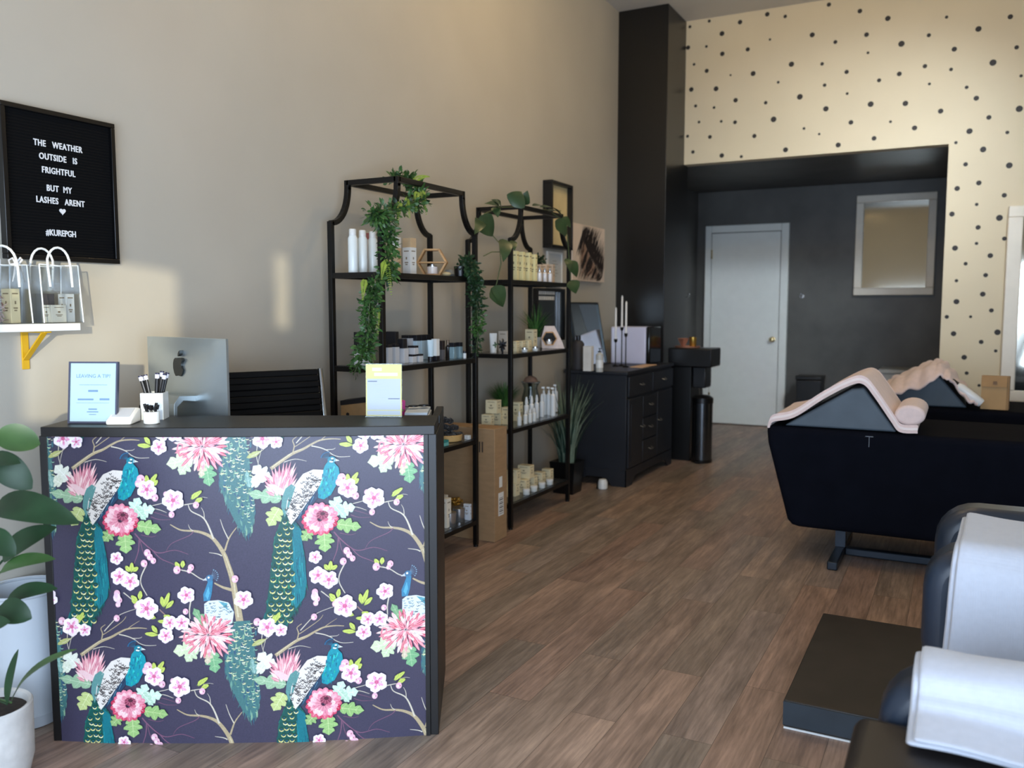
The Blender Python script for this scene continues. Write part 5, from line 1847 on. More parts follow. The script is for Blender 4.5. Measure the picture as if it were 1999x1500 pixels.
# ---- rack two, third shelf
for k, px in enumerate((952, 972)):
    cart('cream carton on third shelf at left end, %s of the lower pair' % ('left', 'right')[k], px, -2.47, 1, 0.062, 0.045, 0.074, CREAM)
cart('cream carton resting on the lower pair at left of third shelf', 963, -2.47, 1, 0.076, 0.06, 0.080, CREAM, z=0.0745)
cart('cream carton behind the near post on third shelf', 990, -2.42, 1, 0.05, 0.05, 0.105, CREAM)
cart('taller cream carton behind the small dropper bottles', 1010, -2.44, 1, 0.055, 0.05, 0.118, CREAM)
gg = put('grass_planter', 'low planter of dense green grass on third shelf of far rack', 'plant', 984, -2.515, 1)
MB().lathe([(0.042, 0), (0.046, 0.09), (0.040, 0.09), (0, 0.085)], seg=24).build('pot', WHITE, gg)
grass(gg, 620, 0.042, 0.165, 0.13, 0.006, 42, mat('turf_green', (74, 122, 54), 0.5, var=0.3), 0.082, 0.2, mat('turf_deep', (30, 66, 34), 0.5, var=0.3), -0.165)
ur = put('glass_urn', 'clear glass urn with driftwood lid on third shelf of far rack', 'jar', 1036, -2.505, 1)
MB().lathe([(0.036, 0), (0.040, 0.006), (0.058, 0.05), (0.060, 0.11), (0.045, 0.175), (0.050, 0.19), (0.062, 0.215), (0.059, 0.215), (0.046, 0.192), (0.042, 0.175), (0.056, 0.11), (0.054, 0.052), (0.034, 0.010), (0, 0.010)], seg=28).build('vessel', CLEAR, ur)
MB().tube([(0.063 * math.cos(2 * math.pi * i / 28), 0.063 * math.sin(2 * math.pi * i / 28), 0.2155) for i in range(28)], 0.003, 6, closed=True).build('rim', SILVER, ur)
m = MB()
m.lathe([(0.045, 0.2165), (0.050, 0.222), (0.036, 0.245), (0.012, 0.256), (0, 0.258)], seg=11)
m.build('lid', mat('driftwood', (140, 108, 88), 0.8, var=0.35, scale=25, bump=0.4), ur)
d1 = None
DARKG = mat('amber_dark_glass', (70, 62, 56), 0.15)
for k, px in enumerate((1014, 1026, 1035, 1043)):
    lab = 'little white labelled dropper bottle at front of third shelf, %s from left' % ('first', 'second', 'third', 'fourth')[k]
    if d1 is None:
        d1 = make_dropper(put('dropper_bottle', lab, 'bottle', px, -2.335, 1, 'dropper bottles on the third shelf'), 0.0135, 0.085, mat('white_label_glass', (230, 230, 224), 0.3), WHITE)
    else:
        dup(d1, (-2.335, yx(px, -2.335), SHZ[1] + 0.0004), label=lab)
BOT = mat('white_bottle', (234, 236, 234), 0.3, var=0.02)
sp0 = None
for k, px in enumerate((1028, 1038, 1048, 1058)):
    lab = 'white spray bottle with pointed cap in middle row of third shelf, %s from left' % ('first', 'second', 'third', 'fourth')[k]
    if sp0 is None:
        sp0 = put('spray_bottle', lab, 'bottle', px, -2.385, 1, 'spray bottles on the third shelf')
        MB().lathe([(0.0145, 0), (0.0155, 0.002), (0.0155, 0.095), (0.008, 0.104), (0.008, 0.108), (0, .108)], seg=20).build('body', BOT, sp0)
        MB().lathe([(0.010, 0.1082), (0.010, 0.125), (0.006, 0.145), (0.005, 0.150), (0, .150)], seg=16).build('cap', WHITE, sp0)
    else:
        dup(sp0, (-2.385, yx(px, -2.385), SHZ[1] + 0.0004), label=lab)
pb0 = None


def pump_parts(t, r, h, body, pump):
    MB().lathe([(r * .96, 0), (r, 0.003), (r, h * 0.72), (r * 0.4, h * 0.79), (r * 0.4, h * 0.82), (0, h * .82)], seg=20).build('body', body, t)
    m = MB()
    m.cyl((0, 0, h * 0.8205), r * 0.45, h * 0.05, 14)
    m.cyl((0, 0, h * 0.87), r * 0.14, h * 0.08, 10)
    m.box(-r * 0.9, r * 0.3, -r * 0.22, r * 0.22, h * 0.945, h)
    m.build('pump', pump, t)


for k, (px, X) in enumerate(((1062, -2.42), (1072, -2.39), (1080, -2.348), (1085, -2.425))):
    lab = 'tall white pump bottle at right end of third shelf, %s of four' % ('leftmost', 'second', 'third', 'rightmost')[k]
    if pb0 is None:
        pb0 = put('pump_bottle', lab, 'bottle', px, X, 1, 'pump bottles on the third shelf')
        pb0.rotation_euler = (0, 0, R(30))
        pump_parts(pb0, 0.0165, 0.185, BOT, WHITE)
    else:
        dup(pb0, (X, yx(px, X), SHZ[1] + 0.0004), label=lab)

# ---- rack two, bottom shelf
for k, (px, X, z, row) in enumerate(((983, -2.44, 0, 'lower left'), (1000, -2.40, 0, 'lower right'), (985, -2.44, 0.0805, 'upper left'), (1002, -2.40, 0.0805, 'upper right'))):
    cart('cream carton in the block of four at left of the lowest shelf, %s' % row, px, X, 0, 0.075, 0.055, 0.080, CREAM, z=z)
for k, (px, X) in enumerate(((1022, -2.385), (1038, -2.40), (1054, -2.40), (1070, -2.40))):
    cart('cream carton in the row behind the white jars, %s from left' % ('first', 'second', 'third', 'fourth')[k], px, X, 0, 0.062, 0.052, 0.080, CREAM)
cart('cream carton alone on top of the row on the lowest shelf', 1027, -2.395, 0, 0.085, 0.062, 0.080, CREAM, z=0.0806)
wj = None
for k, px in enumerate((1028, 1043, 1059, 1074)):
    lab = 'squat white jar at front of the lowest shelf, %s from left' % ('first', 'second', 'third', 'fourth')[k]
    if wj is None:
        wj = put('white_jar', lab, 'jar', px, -2.333, 0, 'white jars on the lowest shelf')
        MB().lathe([(0.020, 0), (0.022, 0.003), (0.022, 0.022), (0, 0.022)], seg=22).build('jar', mat('milk_glass', (222, 226, 222), 0.2), wj)
        MB().lathe([(0.0235, 0.0222), (0.0235, 0.035), (0.021, 0.037), (0, 0.037)], seg=22).build('lid', WHITE, wj)
    else:
        dup(wj, (-2.333, yx(px, -2.333), SHZ[0] + 0.0004), label=lab)

# ---- pictures on the wall behind the far rack
fa = thing('shadow_box', 'deep black framed shadow box with gold interior above the far rack', 'picture', (XW, 5.76, 1.962))
m = MB()
for y0, y1, z0, z1 in ((-0.185, 0.185, 0.215, 0.238), (-0.185, 0.185, -0.238, -0.215), (-0.185, -0.165, -0.215, 0.215), (0.165, 0.185, -0.215, 0.215)):
    m.box(0.001, 0.075, y0, y1, z0, z1)
m.build('frame', BLACKP, fa, bevel=0.002)
MB().box(0.001, 0.035, -0.165, 0.165, -0.215, 0.215).build('backing', mat('gold_satin', (222, 202, 152), 0.5, 0.0, var=0.15, scale=5), fa)
fb = thing('palm_canvas', 'sepia canvas print of a palm frond on left wall between far rack and column', 'picture', (XW, 6.35, 1.722))
SEP = mat('sepia_sky', (226, 208, 190), 0.7, var=0.12, scale=4)
m = MB().box(0.001, 0.04, -0.325, 0.325, -0.218, 0.218, 0)
PALM = mat('palm_dark', (34, 25, 24), 0.7)
PALM2 = mat('palm_pale', (150, 122, 104), 0.7)
rp = random.Random(6)
spine = [(-0.15 + 0.42 * t - 0.04 * math.sin(3 * t), 0.13 - 0.30 * t) for t in [k / 20 for k in range(21)]]


def inb(p):
    return (max(-0.322, min(0.322, p[0])), max(-0.215, min(0.215, p[1])))


for k, (y, z) in enumerate(spine):
    for s in (-1, 1):
        for q in range(6):
            ln = rp.uniform(0.16, 0.36) * (0.6 + 0.5 * math.sin(math.pi * k / 20))
            a = math.atan2(-0.30, 0.42) + s * rp.uniform(0.9, 1.4) + math.pi * (s < 0) * 0
            a = a if s > 0 else a - 0.3
            t = inb((y + ln * math.cos(a + 0.6 * (s > 0)), z + ln * math.sin(a + 0.6 * (s > 0))))
            dd = Vector((t[0] - y, t[1] - z))
            if dd.length < 0.02:
                continue
            nn = Vector((-dd.y, dd.x)).normalized() * 0.0105
            c = 1 if (s > 0 or rp.random() < 0.7) else 2
            m.add([(0.0402 + 0.00003 * (k + q), y - nn.x, z - nn.y), (0.0402 + 0.00003 * (k + q), y + nn.x, z + nn.y), (0.0402 + 0.00003 * (k + q), t[0], t[1])], [(0, 1, 2)], c)
m.build('canvas', [SEP, PALM, PALM2], fb)
fc = thing('framed_board', 'dark framed board with white lettering strip and silver rails behind the spiky grass plant', 'picture', (XW, 5.66, 1.245))
fc.scale = (1, 1, 0.79)
m = MB()
for y0, y1, z0, z1 in ((-0.24, 0.24, 0.215, 0.24), (-0.24, 0.24, -0.24, -0.215), (-0.24, -0.215, -0.215, 0.215), (0.215, 0.24, -0.215, 0.215)):
    m.box(0.001, 0.035, y0, y1, z0, z1)
m.build('frame', BLACKP, fc)
MB().box(0.001, 0.018, -0.215, 0.215, -0.215, 0.215).build('board', mat('dark_slate', (40, 48, 52), 0.35), fc)
m = MB()
for y in (0.12, 0.165):
    m.box(0.0182, 0.026, y, y + 0.012, -0.21, 0.21)
m.build('rail', SILVER, fc)
m = MB()
for z in (0.135, 0.185):
    y = -0.19
    while y < 0.08:
        w = rp.uniform(0.012, 0.03)
        m.box(0.0182, 0.0192, y, y + w, z, z + 0.034)
        y += w + 0.008
m.build('lettering_strip', WHITE, fc)

# ---- floor plant and small white gadget by the dresser
fp_ = onz(1098, 965, 0)
sp = thing('floor_plant', 'spiky grey green plant in a square black pot on the floor beside the dark dresser', 'plant', (-2.42, 5.45, 0))
m = MB().lathe([(0.105, 0), (0.135, 0.225), (0.12, 0.225), (0, 0.205)], seg=4)
tag(m.build('pot', BLACKP, sp, rot=(0, 0, R(45)), smooth=30), 'black square pot', None)
grass(sp, 150, 0.06, 0.66, 0.30, 0.023, 44, mat('grey_green', (126, 144, 124), 0.5, var=0.3), 0.205, 0.30, mat('deep_grey_green', (42, 70, 58), 0.5, var=0.3), -0.245)
wg = thing('air_freshener', 'small round white plug-in device low on the floor by the black plant pot', 'device', (-2.235, 5.66, 0.0))
MB().lathe([(0.028, 0), (0.034, 0.006), (0.034, 0.05), (0.026, 0.07), (0, 0.074)], seg=20).build('body', WHITE, wg)
MB().box(-0.04, -0.034, -0.02, 0.02, 0.0, 0.05).build('plug', BLACKP, wg)

# ---------------------------------------------------------------- dark dresser and things on it
DX0, DX1, DY0, DY1, DZ = -2.585, -2.11, 5.785, 6.86, 0.842
NAVYP = mat('dark_navy_paint', (30, 33, 40), 0.45, var=0.12, scale=5)
ds = thing('dresser', 'dark navy painted dresser with cup pulls against the left wall by the column', 'dresser', (DX0, DY0, 0))
dw, dd_ = DX1 - DX0, DY1 - DY0
MB().box(0, dw, 0, dd_, 0.10, DZ - 0.028).build('carcass', NAVYP, ds, bevel=0.003)
MB().box(-0.012, dw + 0.016, -0.022, dd_ + 0.015, DZ - 0.0275, DZ).build('top', NAVYP, ds, bevel=0.006)
m = MB()
# shaped plinth: bracket feet on near end and front
pe = [(0, 0), (0.10, 0), (0.13, 0.035), (0.18, 0.062), (dw - 0.18, 0.062), (dw - 0.13, 0.035), (dw - 0.10, 0), (dw + 0.008, 0), (dw + 0.008, 0.125), (0, 0.125)]
m.prism(pe, 'y', -0.010, -0.0005)
pf = [(-0.010, 0), (0.11, 0), (0.14, 0.035), (0.19, 0.062), (dd_ - 0.19, 0.062), (dd_ - 0.14, 0.035), (dd_ - 0.11, 0), (dd_, 0), (dd_, 0.125), (-0.010, 0.125)]
m.prism(pf, 'x', dw + 0.0005, dw + 0.010)
m.prism(pf, 'x', 0.0, 0.01)
m.build('plinth', NAVYP, ds)
BRZ = mat('pewter_pull', (150, 146, 138), 0.3, 0.8)


def pull(par, x, y, z):
    m = MB()
    pts = [(x, y - 0.035, z), (x + 0.018, y - 0.026, z - 0.008), (x + 0.02, y, z - 0.010), (x + 0.018, y + 0.026, z - 0.008), (x, y + 0.035, z)]
    m.tube(pts, 0.004, 8)
    m.build('handle', BRZ, par)


for c in range(2):
    y0, y1 = 0.02 + c * dd_ / 2, (c + 1) * dd_ / 2 - 0.01
    o = MB().box(dw + 0.0005, dw + 0.016, y0, y1, 0.655, 0.800).build('drawer', NAVYP, ds, bevel=0.004)
    pull(o, dw + 0.016, (y0 + y1) / 2, 0.735)
o = MB().box(dw + 0.0005, dw + 0.016, 0.02, dd_ * 0.30, 0.135, 0.640).build('door', NAVYP, ds, bevel=0.004)
m = MB().box(dw + 0.0165, dw + 0.020, 0.055, dd_ * 0.30 - 0.035, 0.175, 0.600)
m.build('door_panel', NAVYP, o, bevel=0.003)
pull(o, dw + 0.020, dd_ * 0.27, 0.42)
for k in range(3):
    z0 = 0.135 + k * 0.17
    o = MB().box(dw + 0.0005, dw + 0.016, dd_ * 0.30 + 0.01, dd_ * 0.62, z0, z0 + 0.16).build('drawer', NAVYP, ds, bevel=0.004)
    pull(o, dw + 0.016, dd_ * 0.46, z0 + 0.09)
o = MB().box(dw + 0.0005, dw + 0.016, dd_ * 0.62 + 0.01, dd_ - 0.02, 0.135, 0.640).build('door', NAVYP, ds, bevel=0.004)
pull(o, dw + 0.016, dd_ * 0.66, 0.42)
DT = DZ + 0.0005

mr = thing('leaning_mirror', 'dark framed rectangular mirror leaning on the wall at back of the dresser', 'mirror', (-2.555, 6.21, DT), rot=(0, R(-10), 0))
m = MB()
for y0, y1, z0, z1 in ((-0.29, 0.29, 0.485, 0.50), (-0.29, 0.29, 0.0, 0.012), (-0.29, -0.276, 0.012, 0.485), (0.276, 0.29, 0.012, 0.485)):
    m.box(0.0, 0.022, y0, y1, z0, z1)
m.build('frame', mat('gunmetal_frame', (52, 58, 60), 0.3, 0.5), mr, bevel=0.002)
MIRR = mat('mirror_glass', (225, 232, 232), 0.02, 1.0, 0.0)
MB().box(0.002, 0.012, -0.276, 0.276, 0.012, 0.485).build('glass', MIRR, mr)

tw = thing('towel_cabinet', 'black boxy warming cabinet with glossy white side at far end of the dresser', 'cabinet', (-2.36, 6.69, DT))
MB().box(-0.17, 0.13, -0.14, 0.14, 0.0, 0.30).build('body', mat('white_enamel_lavender_lit', (206, 206, 228), 0.25, var=0.02), tw, bevel=0.012, seg=3)  # white cabinet body with the lavender daylight put into its colour
MB().box(0.1305, 0.165, -0.143, 0.143, 0.0, 0.303).build('door', mat('black_glass_door', (8, 8, 9), 0.15), tw, bevel=0.012, seg=3)
tr2 = MB().box(-0.05, 0.05, -0.17, 0.17, 0, 0.008)
tag(tr2.build('wood_tray', mat('pale_pine', (214, 176, 140), 0.6, var=0.15, scale=6), None, (-2.17, 6.33, DT), bevel=0.003), 'flat pale wooden board at front edge of the dresser', 'board')
for k, (px, X, ytop) in enumerate(((1202, -2.37, 600), (1214, -2.34, 577), (1222, -2.27, 588))):
    yy = yx(px, X)
    ht = zx(px, ytop, X) - DT
    ch = thing('candle_holder', 'slender black candlestick with a white taper on the dresser, %s of three' % ('leftmost', 'tallest middle', 'rightmost')[k], 'candlestick', (X, yy, DT), group='candlesticks on the dresser')
    sh_ = ht - 0.245
    MB().lathe([(0.024, 0), (0.026, 0.003), (0.022, 0.008), (0.005, 0.014), (0.004, sh_ - 0.03), (0.012, sh_ - 0.02), (0.014, sh_), (0.0, sh_)], seg=20).build('stick', BLACK, ch)
    MB().lathe([(0.0085, sh_ + 0.0002), (0.007, ht - 0.012), (0.002, ht), (0, ht)], seg=14).build('taper', mat('candle_wax', (240, 240, 238), 0.4), ch)
db = thing('tall_bottle', 'matte dark grey bottle at near corner of the dresser', 'bottle', (-2.50, yx(1127, -2.50) + 0.02, DT))
MB().lathe([(0.042, 0), (0.044, 0.004), (0.044, 0.19), (0.030, 0.21), (0.016, 0.215), (0, .215)], seg=24).build('body', mat('dark_grey_matte', (58, 56, 58), 0.6), db)
MB().lathe([(0.018, 0.2155), (0.018, 0.25), (0, .252)], seg=18).build('cap', BLACKP, db)
wb_ = carton('white_carton', 'tall white carton on the dresser between dark bottle and soap pump', (-2.37, yx(1149, -2.37), DT), 0.062, 0.05, 0.178, mat('off_white_card', (232, 228, 220), 0.5), marks=False)
pb = thing('soap_pump', 'clear soap bottle with black pump on near corner of the dresser', 'bottle', (-2.265, yx(1171, -2.265) + 0.0, DT), R(200))
pump_parts(pb, 0.026, 0.170, mat('milky_clear', (196, 196, 190), 0.15), BLACKP)
MB().lathe([(0.0264, 0.03), (0.0264, 0.085)], seg=20, cap=False).build('label', WHITE, pb)

# ---------------------------------------------------------------- black pedestal, bin and copper things in front of the recess
pd = thing('pedestal_cabinet', 'tall narrow black cabinet with boxy top beside the column', 'cabinet', (-2.02, 7.18, 0))
MB().box(-0.165, 0.02, -0.13, 0.14, 0.0, 0.80).build('base', BLACKP, pd, bevel=0.004)
MB().box(-0.175, 0.195, -0.15, 0.15, 0.8005, 0.955).build('top_box', BLACKP, pd, bevel=0.008)
m = MB()
m.box(0.0205, 0.135, -0.09, 0.09, 0.62, 0.80)
m.build('paper_dispenser', mat('satin_black', (26, 27, 30), 0.3), pd, bevel=0.01)
tb = thing('pedal_bin', 'slim black and steel pedal bin standing by the narrow black cabinet', 'bin', (-1.905, 6.99, 0))
tb.location = (-1.90, 7.06, 0)
m = MB().lathe([(0.086, 0), (0.088, 0.004), (0.088, 0.028), (0, .028)], seg=32)
m.build('base', BLACKP, tb)
MB().lathe([(0.084, 0.0285), (0.084, 0.50), (0, 0.50)], seg=40).build('body', mat('dark_steel', (96, 100, 104), 0.22, 0.95), tb)
MB().lathe([(0.088, 0.5005), (0.088, 0.545), (0.06, 0.565), (0, 0.57)], seg=32).build('lid', BLACKP, tb)
MB().box(-0.025, 0.025, -0.125, -0.0885, 0.006, 0.016).build('pedal', BLACKP, tb)
COPR = mat('copper', (184, 132, 108), 0.45, 0.6)
tc_ = thing('copper_tray', 'copper tray on top of the narrow black cabinet', 'tray', (-2.07, 7.17, 0.9555))
MB().lathe([(0.10, 0), (0.105, 0.003), (0.108, 0.014), (0.104, 0.014), (0.100, 0.004), (0, .004)], seg=28).build('tray', COPR, tc_)
gh = thing('geometric_holder', 'faceted copper holder on the copper tray', 'holder', (-2.105, 7.16, 0.960))
MB().lathe([(0.012, 0), (0.05, 0.075), (0.046, 0.075), (0.0, 0.02)], seg=5).build('holder', COPR, gh, smooth=10)
gc = thing('gold_cup', 'small gold tumbler right of the faceted copper holder', 'cup', (-2.025, 7.18, 0.960))
MB().lathe([(0.026, 0), (0.028, 0.003), (0.030, 0.085), (0.027, 0.085), (0.025, 0.006), (0, 0.006)], seg=24).build('cup', GOLD, gc)

# ---------------------------------------------------------------- recess: mirror, hooks, boxes
wm = thing('wall_mirror', 'white framed rectangular mirror on the dark recess wall right of the door', 'mirror', (-0.632, YREC - 0.018, 1.925), rot=(R(-1), 0, 0))
FRW = mat('white_frame_paint', (230, 222, 206), 0.4, var=0.03)
m = MB()
mw, mh = 0.37, 0.505
for x0, x1, z0, z1 in ((-mw, mw, mh - 0.075, mh), (-mw, mw, -mh, -mh + 0.075), (-mw, -mw + 0.075, -mh + .075, mh - .075), (mw - .075, mw, -mh + .075, mh - .075)):
    m.box(x0, x1, -0.035, -0.001, z0, z1)
m.build('frame', FRW, wm, bevel=0.008)
MB().box(-mw + .075, mw - .075, -0.015, -0.002, -mh + .075, mh - .075).build('glass', mat('mirror_silver', (224, 220, 206), 0.06, 1.0, 0.0), wm)
for nm, loc, rz, lab in (('coat_hook', (-1.515, YREC, 1.415), 0, 'small chrome hook on dark wall between white door and wall mirror'), ('coat_hook', (XW + 0.03, 9.0, 1.415), R(90), 'small chrome hook on dark wall left of the white door')):
    hk = thing(nm, lab, 'hook', loc, rz)
    m = MB()
    m.M = Matrix.Rotation(R(90), 4, 'X')
    m.lathe([(0.026, 0), (0.026, 0.008), (0, .009)], seg=18)
    m.build('plate', CHROME, hk)
    MB().tube([(0, -0.009, 0), (0, -0.04, -0.012), (0, -0.055, 0.0), (0, -0.058, 0.02)], 0.006, 8).build('hook', CHROME, hk)
    MB().ball((0, -0.058, 0.026), 0.011).build('knob', CHROME, hk)
gbx = thing('storage_box', 'pale grey lidded storage box against the dark recess wall behind the beds', 'box', (-0.42, 9.2, 0))
MB().box(-0.27, 0.27, -0.2, 0.2, 0, 0.66).build('body', mat('pale_grey_plastic2', (176, 178, 178), 0.5), gbx, bevel=0.01)
MB().box(-0.28, 0.28, -0.21, 0.21, 0.6605, 0.70).build('lid', mat('pale_grey_plastic3', (184, 186, 184), 0.45), gbx, bevel=0.008)
bbx = thing('black_bin', 'square black bin against the dark recess wall right of the door', 'bin', (-1.36, 9.2, 0))
m = MB().prism([(-0.11, 0), (0.11, 0), (0.125, 0.56), (-0.125, 0.56)], 'y', -0.11, 0.11)
m.build('body', BLACKP, bbx, bevel=0.008)
MB().box(-0.13, 0.13, -0.12, 0.12, 0.5605, 0.60).build('lid', BLACKP, bbx, bevel=0.008)
# tall white framed mirror at the right edge of the photo
wf2 = thing('tall_mirror', 'white framed mirror on the dotted wall at right edge of the photo', 'mirror', (0.62, YB, 1.32))
m = MB()
mw, mh = 0.345, 0.74
for x0, x1, z0, z1 in ((-mw, mw, mh - 0.085, mh), (-mw, mw, -mh, -mh + 0.085), (-mw, -mw + 0.10, -mh + .085, mh - .085), (mw - .10, mw, -mh + .085, mh - .085)):
    m.box(x0, x1, -0.04, -0.002, z0, z1)
m.build('frame', FRW, wf2, bevel=0.008)
MB().box(-mw + .10, mw - .10, -0.015, -0.002, -mh + .085, mh - .085).build('glass', mat('mirror_silver', (224, 220, 206)), wf2)

# ---------------------------------------------------------------- lash beds with wedges and blankets
NAVYF = mat('navy_black_upholstery', (13, 15, 23), 0.9, var=0.15, scale=8, spec=0.06)
WEDGE = mat('slate_wedge', (74, 86, 96), 0.6, var=0.1, scale=10)
BLUSH = mat('blush_blanket', (228, 206, 200), 0.85, var=0.06, scale=30, sheen=0.3, bump=0.3, bscale=220)
DSTEEL = mat('dark_blue_steel', (44, 52, 62), 0.35, 0.5)


def strip_solid(prof, y0, y1, th):
    """thick blanket following a profile of (x, z)"""
    P = [Vector((p[0], p[1])) for p in prof]
    up, dn = [], []
    n = len(P)
    for i in range(n):
        d = (P[min(i + 1, n - 1)] - P[max(i - 1, 0)]).normalized()
        nn = Vector((-d.y, d.x))
        up.append(P[i] + nn * th)
        dn.append(P[i])
    b = MB()
    ny = 6
    vs, fs = [], []
    for j in range(ny + 1):
        y = y0 + (y1 - y0) * j / ny
        for q in up + dn[::-1]:
            vs.append((q.x, y, q.y))
    k = 2 * n
    for j in range(ny):
        for i in range(k):
            fs.append((j * k + i, j * k + (i + 1) % k, (j + 1) * k + (i + 1) % k, (j + 1) * k + i))
    fs.append(tuple(range(k)))
    fs.append(tuple(range(ny * k, ny * k + k))[::-1])
    b.add(vs, fs)
    return b


def smooth_path(pts, n=5):
    P = [Vector(p) for p in pts]
    out = []
    for i in range(len(P) - 1):
        a, b, c, d = P[max(i - 1, 0)], P[i], P[i + 1], P[min(i + 2, len(P) - 1)]
        for k in range(n):
            t = k / n
            out.append(0.5 * ((2 * b) + (c - a) * t + (2 * a - 5 * b + 4 * c - d) * t * t + (3 * b - a - 3 * c + d) * t ** 3))
    out.append(P[-1])
    return out


bd = thing('treatment_bed', 'large navy black treatment bed nearest the camera on a steel stand', 'bed', (0, 4.5, 0))
body = [(-0.878, 0.690), (-0.868, 0.60), (-0.760, 0.205), (-0.735, 0.180), (-0.70, 0.172), (1.25, 0.172), (1.33, 0.40), (1.35, 0.68)]
MB().prism([(a, b) for a, b in body], 'y', 0.0, 0.72).build('body', NAVYF, bd, bevel=0.03, seg=4)
m = MB()
for x in (-0.52, 0.95):
    m.bar((x, -0.10, 0.022), (x, 0.56, 0.022), 0.05, 0.042)
m.bar((-0.495, 0.23, 0.022), (0.925, 0.23, 0.022), 0.05, 0.04)
m.build('foot_bar', DSTEEL, bd, bevel=0.006)
for x in (-0.52, 0.95):
    m = MB()
    m.bar((x, 0.23, 0.044), (x, 0.23, 0.171), 0.05, 0.05)
    m.build('leg', DSTEEL, bd)
m = MB()
m.box(-0.3815, -0.3785, -0.003, -0.0003, 0.615, 0.665)
m.box(-0.398, -0.362, -0.003, -0.0003, 0.665, 0.669)
m.build('zip_pull', mat('dull_zip', (92, 96, 102), 0.5, 0.3), bd)

BT = 0.692
wd_ = thing('wedge_cushion', 'slate triangular wedge cushion on the nearer treatment bed', 'cushion', (0, 4.5, BT))
MB().prism([(-0.79, 0.001), (-0.26, 0.001), (-0.415, 0.212), (-0.47, 0.205)], 'y', 0.02, 0.66).build('cushion', WEDGE, wd_, bevel=0.012, seg=3)
bk_ = thing('folded_blanket', 'folded blush blanket with layered edges draped over the wedge on the nearer bed', 'blanket', (0, 4.5, BT))
base = [(-0.862, -0.015), (-0.845, 0.018), (-0.74, 0.048), (-0.60, 0.150), (-0.475, 0.224), (-0.415, 0.230), (-0.36, 0.165), (-0.285, 0.055), (-0.245, 0.006), (-0.17, 0.004)]
for k in range(3):
    off = [(x + (0.002 * k if x < -0.8 else 0), z + 0.0120 * k + (0.003 if k else 0.002)) for x, z in base]
    strip_solid([tuple(p) for p in smooth_path(off)], 0.012 + 0.009 * k, 0.64 - 0.005 * k, 0.0075).build('layer', (BLUSH, mat('pale_blanket_lining', (238, 226, 222), 0.85, var=0.04), BLUSH)[k], bk_, smooth=50, bevel=0.003)
rl = thing('rolled_towel', 'small rolled blush towel at right foot of the draped wedge', 'towel', (-0.165, 4.52, BT))
rp_ = [(0.055 * math.cos(a) * 1.25, 0.052 + 0.050 * math.sin(a)) for a in [2 * math.pi * k / 22 for k in range(22)]]
MB().prism(rp_, 'y', 0.0, 0.42).build('roll', BLUSH, rl, bevel=0.015, seg=3)
rl.location = (-0.205, 4.53, BT + 0.034)

bd2 = thing('treatment_bed', 'second navy black treatment bed behind the nearer one', 'bed', (0, 5.95, 0))
MB().prism([(-0.62, 0.672), (-0.55, 0.172), (1.35, 0.172), (1.45, 0.66)], 'y', 0.0, 0.72).build('body', NAVYF, bd2, bevel=0.03, seg=4)
m = MB()
for x in (-0.35, 1.05):
    m.bar((x, 0.05, 0.022), (x, 0.66, 0.022), 0.05, 0.042)
m.build('foot_bar', DSTEEL, bd2)
for x in (-0.35, 1.05):
    m = MB()
    m.bar((x, 0.35, 0.044), (x, 0.35, 0.171), 0.05, 0.05)
    m.build('leg', DSTEEL, bd2)
BT2 = 0.672
w2 = thing('wedge_cushion', 'dark wedge cushion on the farther treatment bed', 'cushion', (0, 5.95, BT2))
MB().prism([(-0.46, 0.001), (0.05, 0.001), (-0.11, 0.195), (-0.17, 0.190)], 'y', 0.06, 0.64).build('cushion', WEDGE, w2, bevel=0.012)
b2 = thing('blanket', 'puffy blush blanket bunched over the wedge on the farther bed', 'blanket', (0, 5.95, BT2))
pr_ = smooth_path([(-0.44, 0.055), (-0.40, 0.085), (-0.28, 0.150), (-0.17, 0.206), (-0.10, 0.208), (-0.05, 0.150), (0.02, 0.06), (0.075, 0.010), (0.11, 0.004)], 6)
n = len(pr_)
b = MB()
NYB = 16
vs, fs = [], []
for j in range(NYB + 1):
    f = j / NYB
    y = 0.70 * f - (0.025, 0.012)[j] if j < 2 else 0.70 * f
    hang = (0.085, 0.03)[j] if j < 2 else 0.0
    for i, p in enumerate(pr_):
        t = i / (n - 1)
        bump_ = 0.010 * math.sin(i * 0.9 + j * 0.8) + 0.010 * math.sin(i * 0.35 - j * 1.1)
        sag = -0.050 * (1 - math.sin(math.pi * min(1, f * 3 + 0.25) / 2)) * (1 if 0.08 < t < 0.6 else 0.3)
        z = p.y + 0.030 + (1.6 * abs(bump_) + sag - hang * max(0.0, 1 - abs(t - 0.30) / 0.30) if 0.05 < t < 0.9 else 0)
        vs.append((p.x + bump_ * 0.4, y + (0.02 * math.sin(i * 0.6) if j == 0 else 0), max(z, 0.012)))
for j in range(NYB):
    for i in range(n - 1):
        a = j * n + i
        fs.append((a, a + 1, a + n + 1, a + n))
b.add(vs, fs)
b.build('cloth', BLUSH, b2, smooth=70, solid=0.022, sub=1)

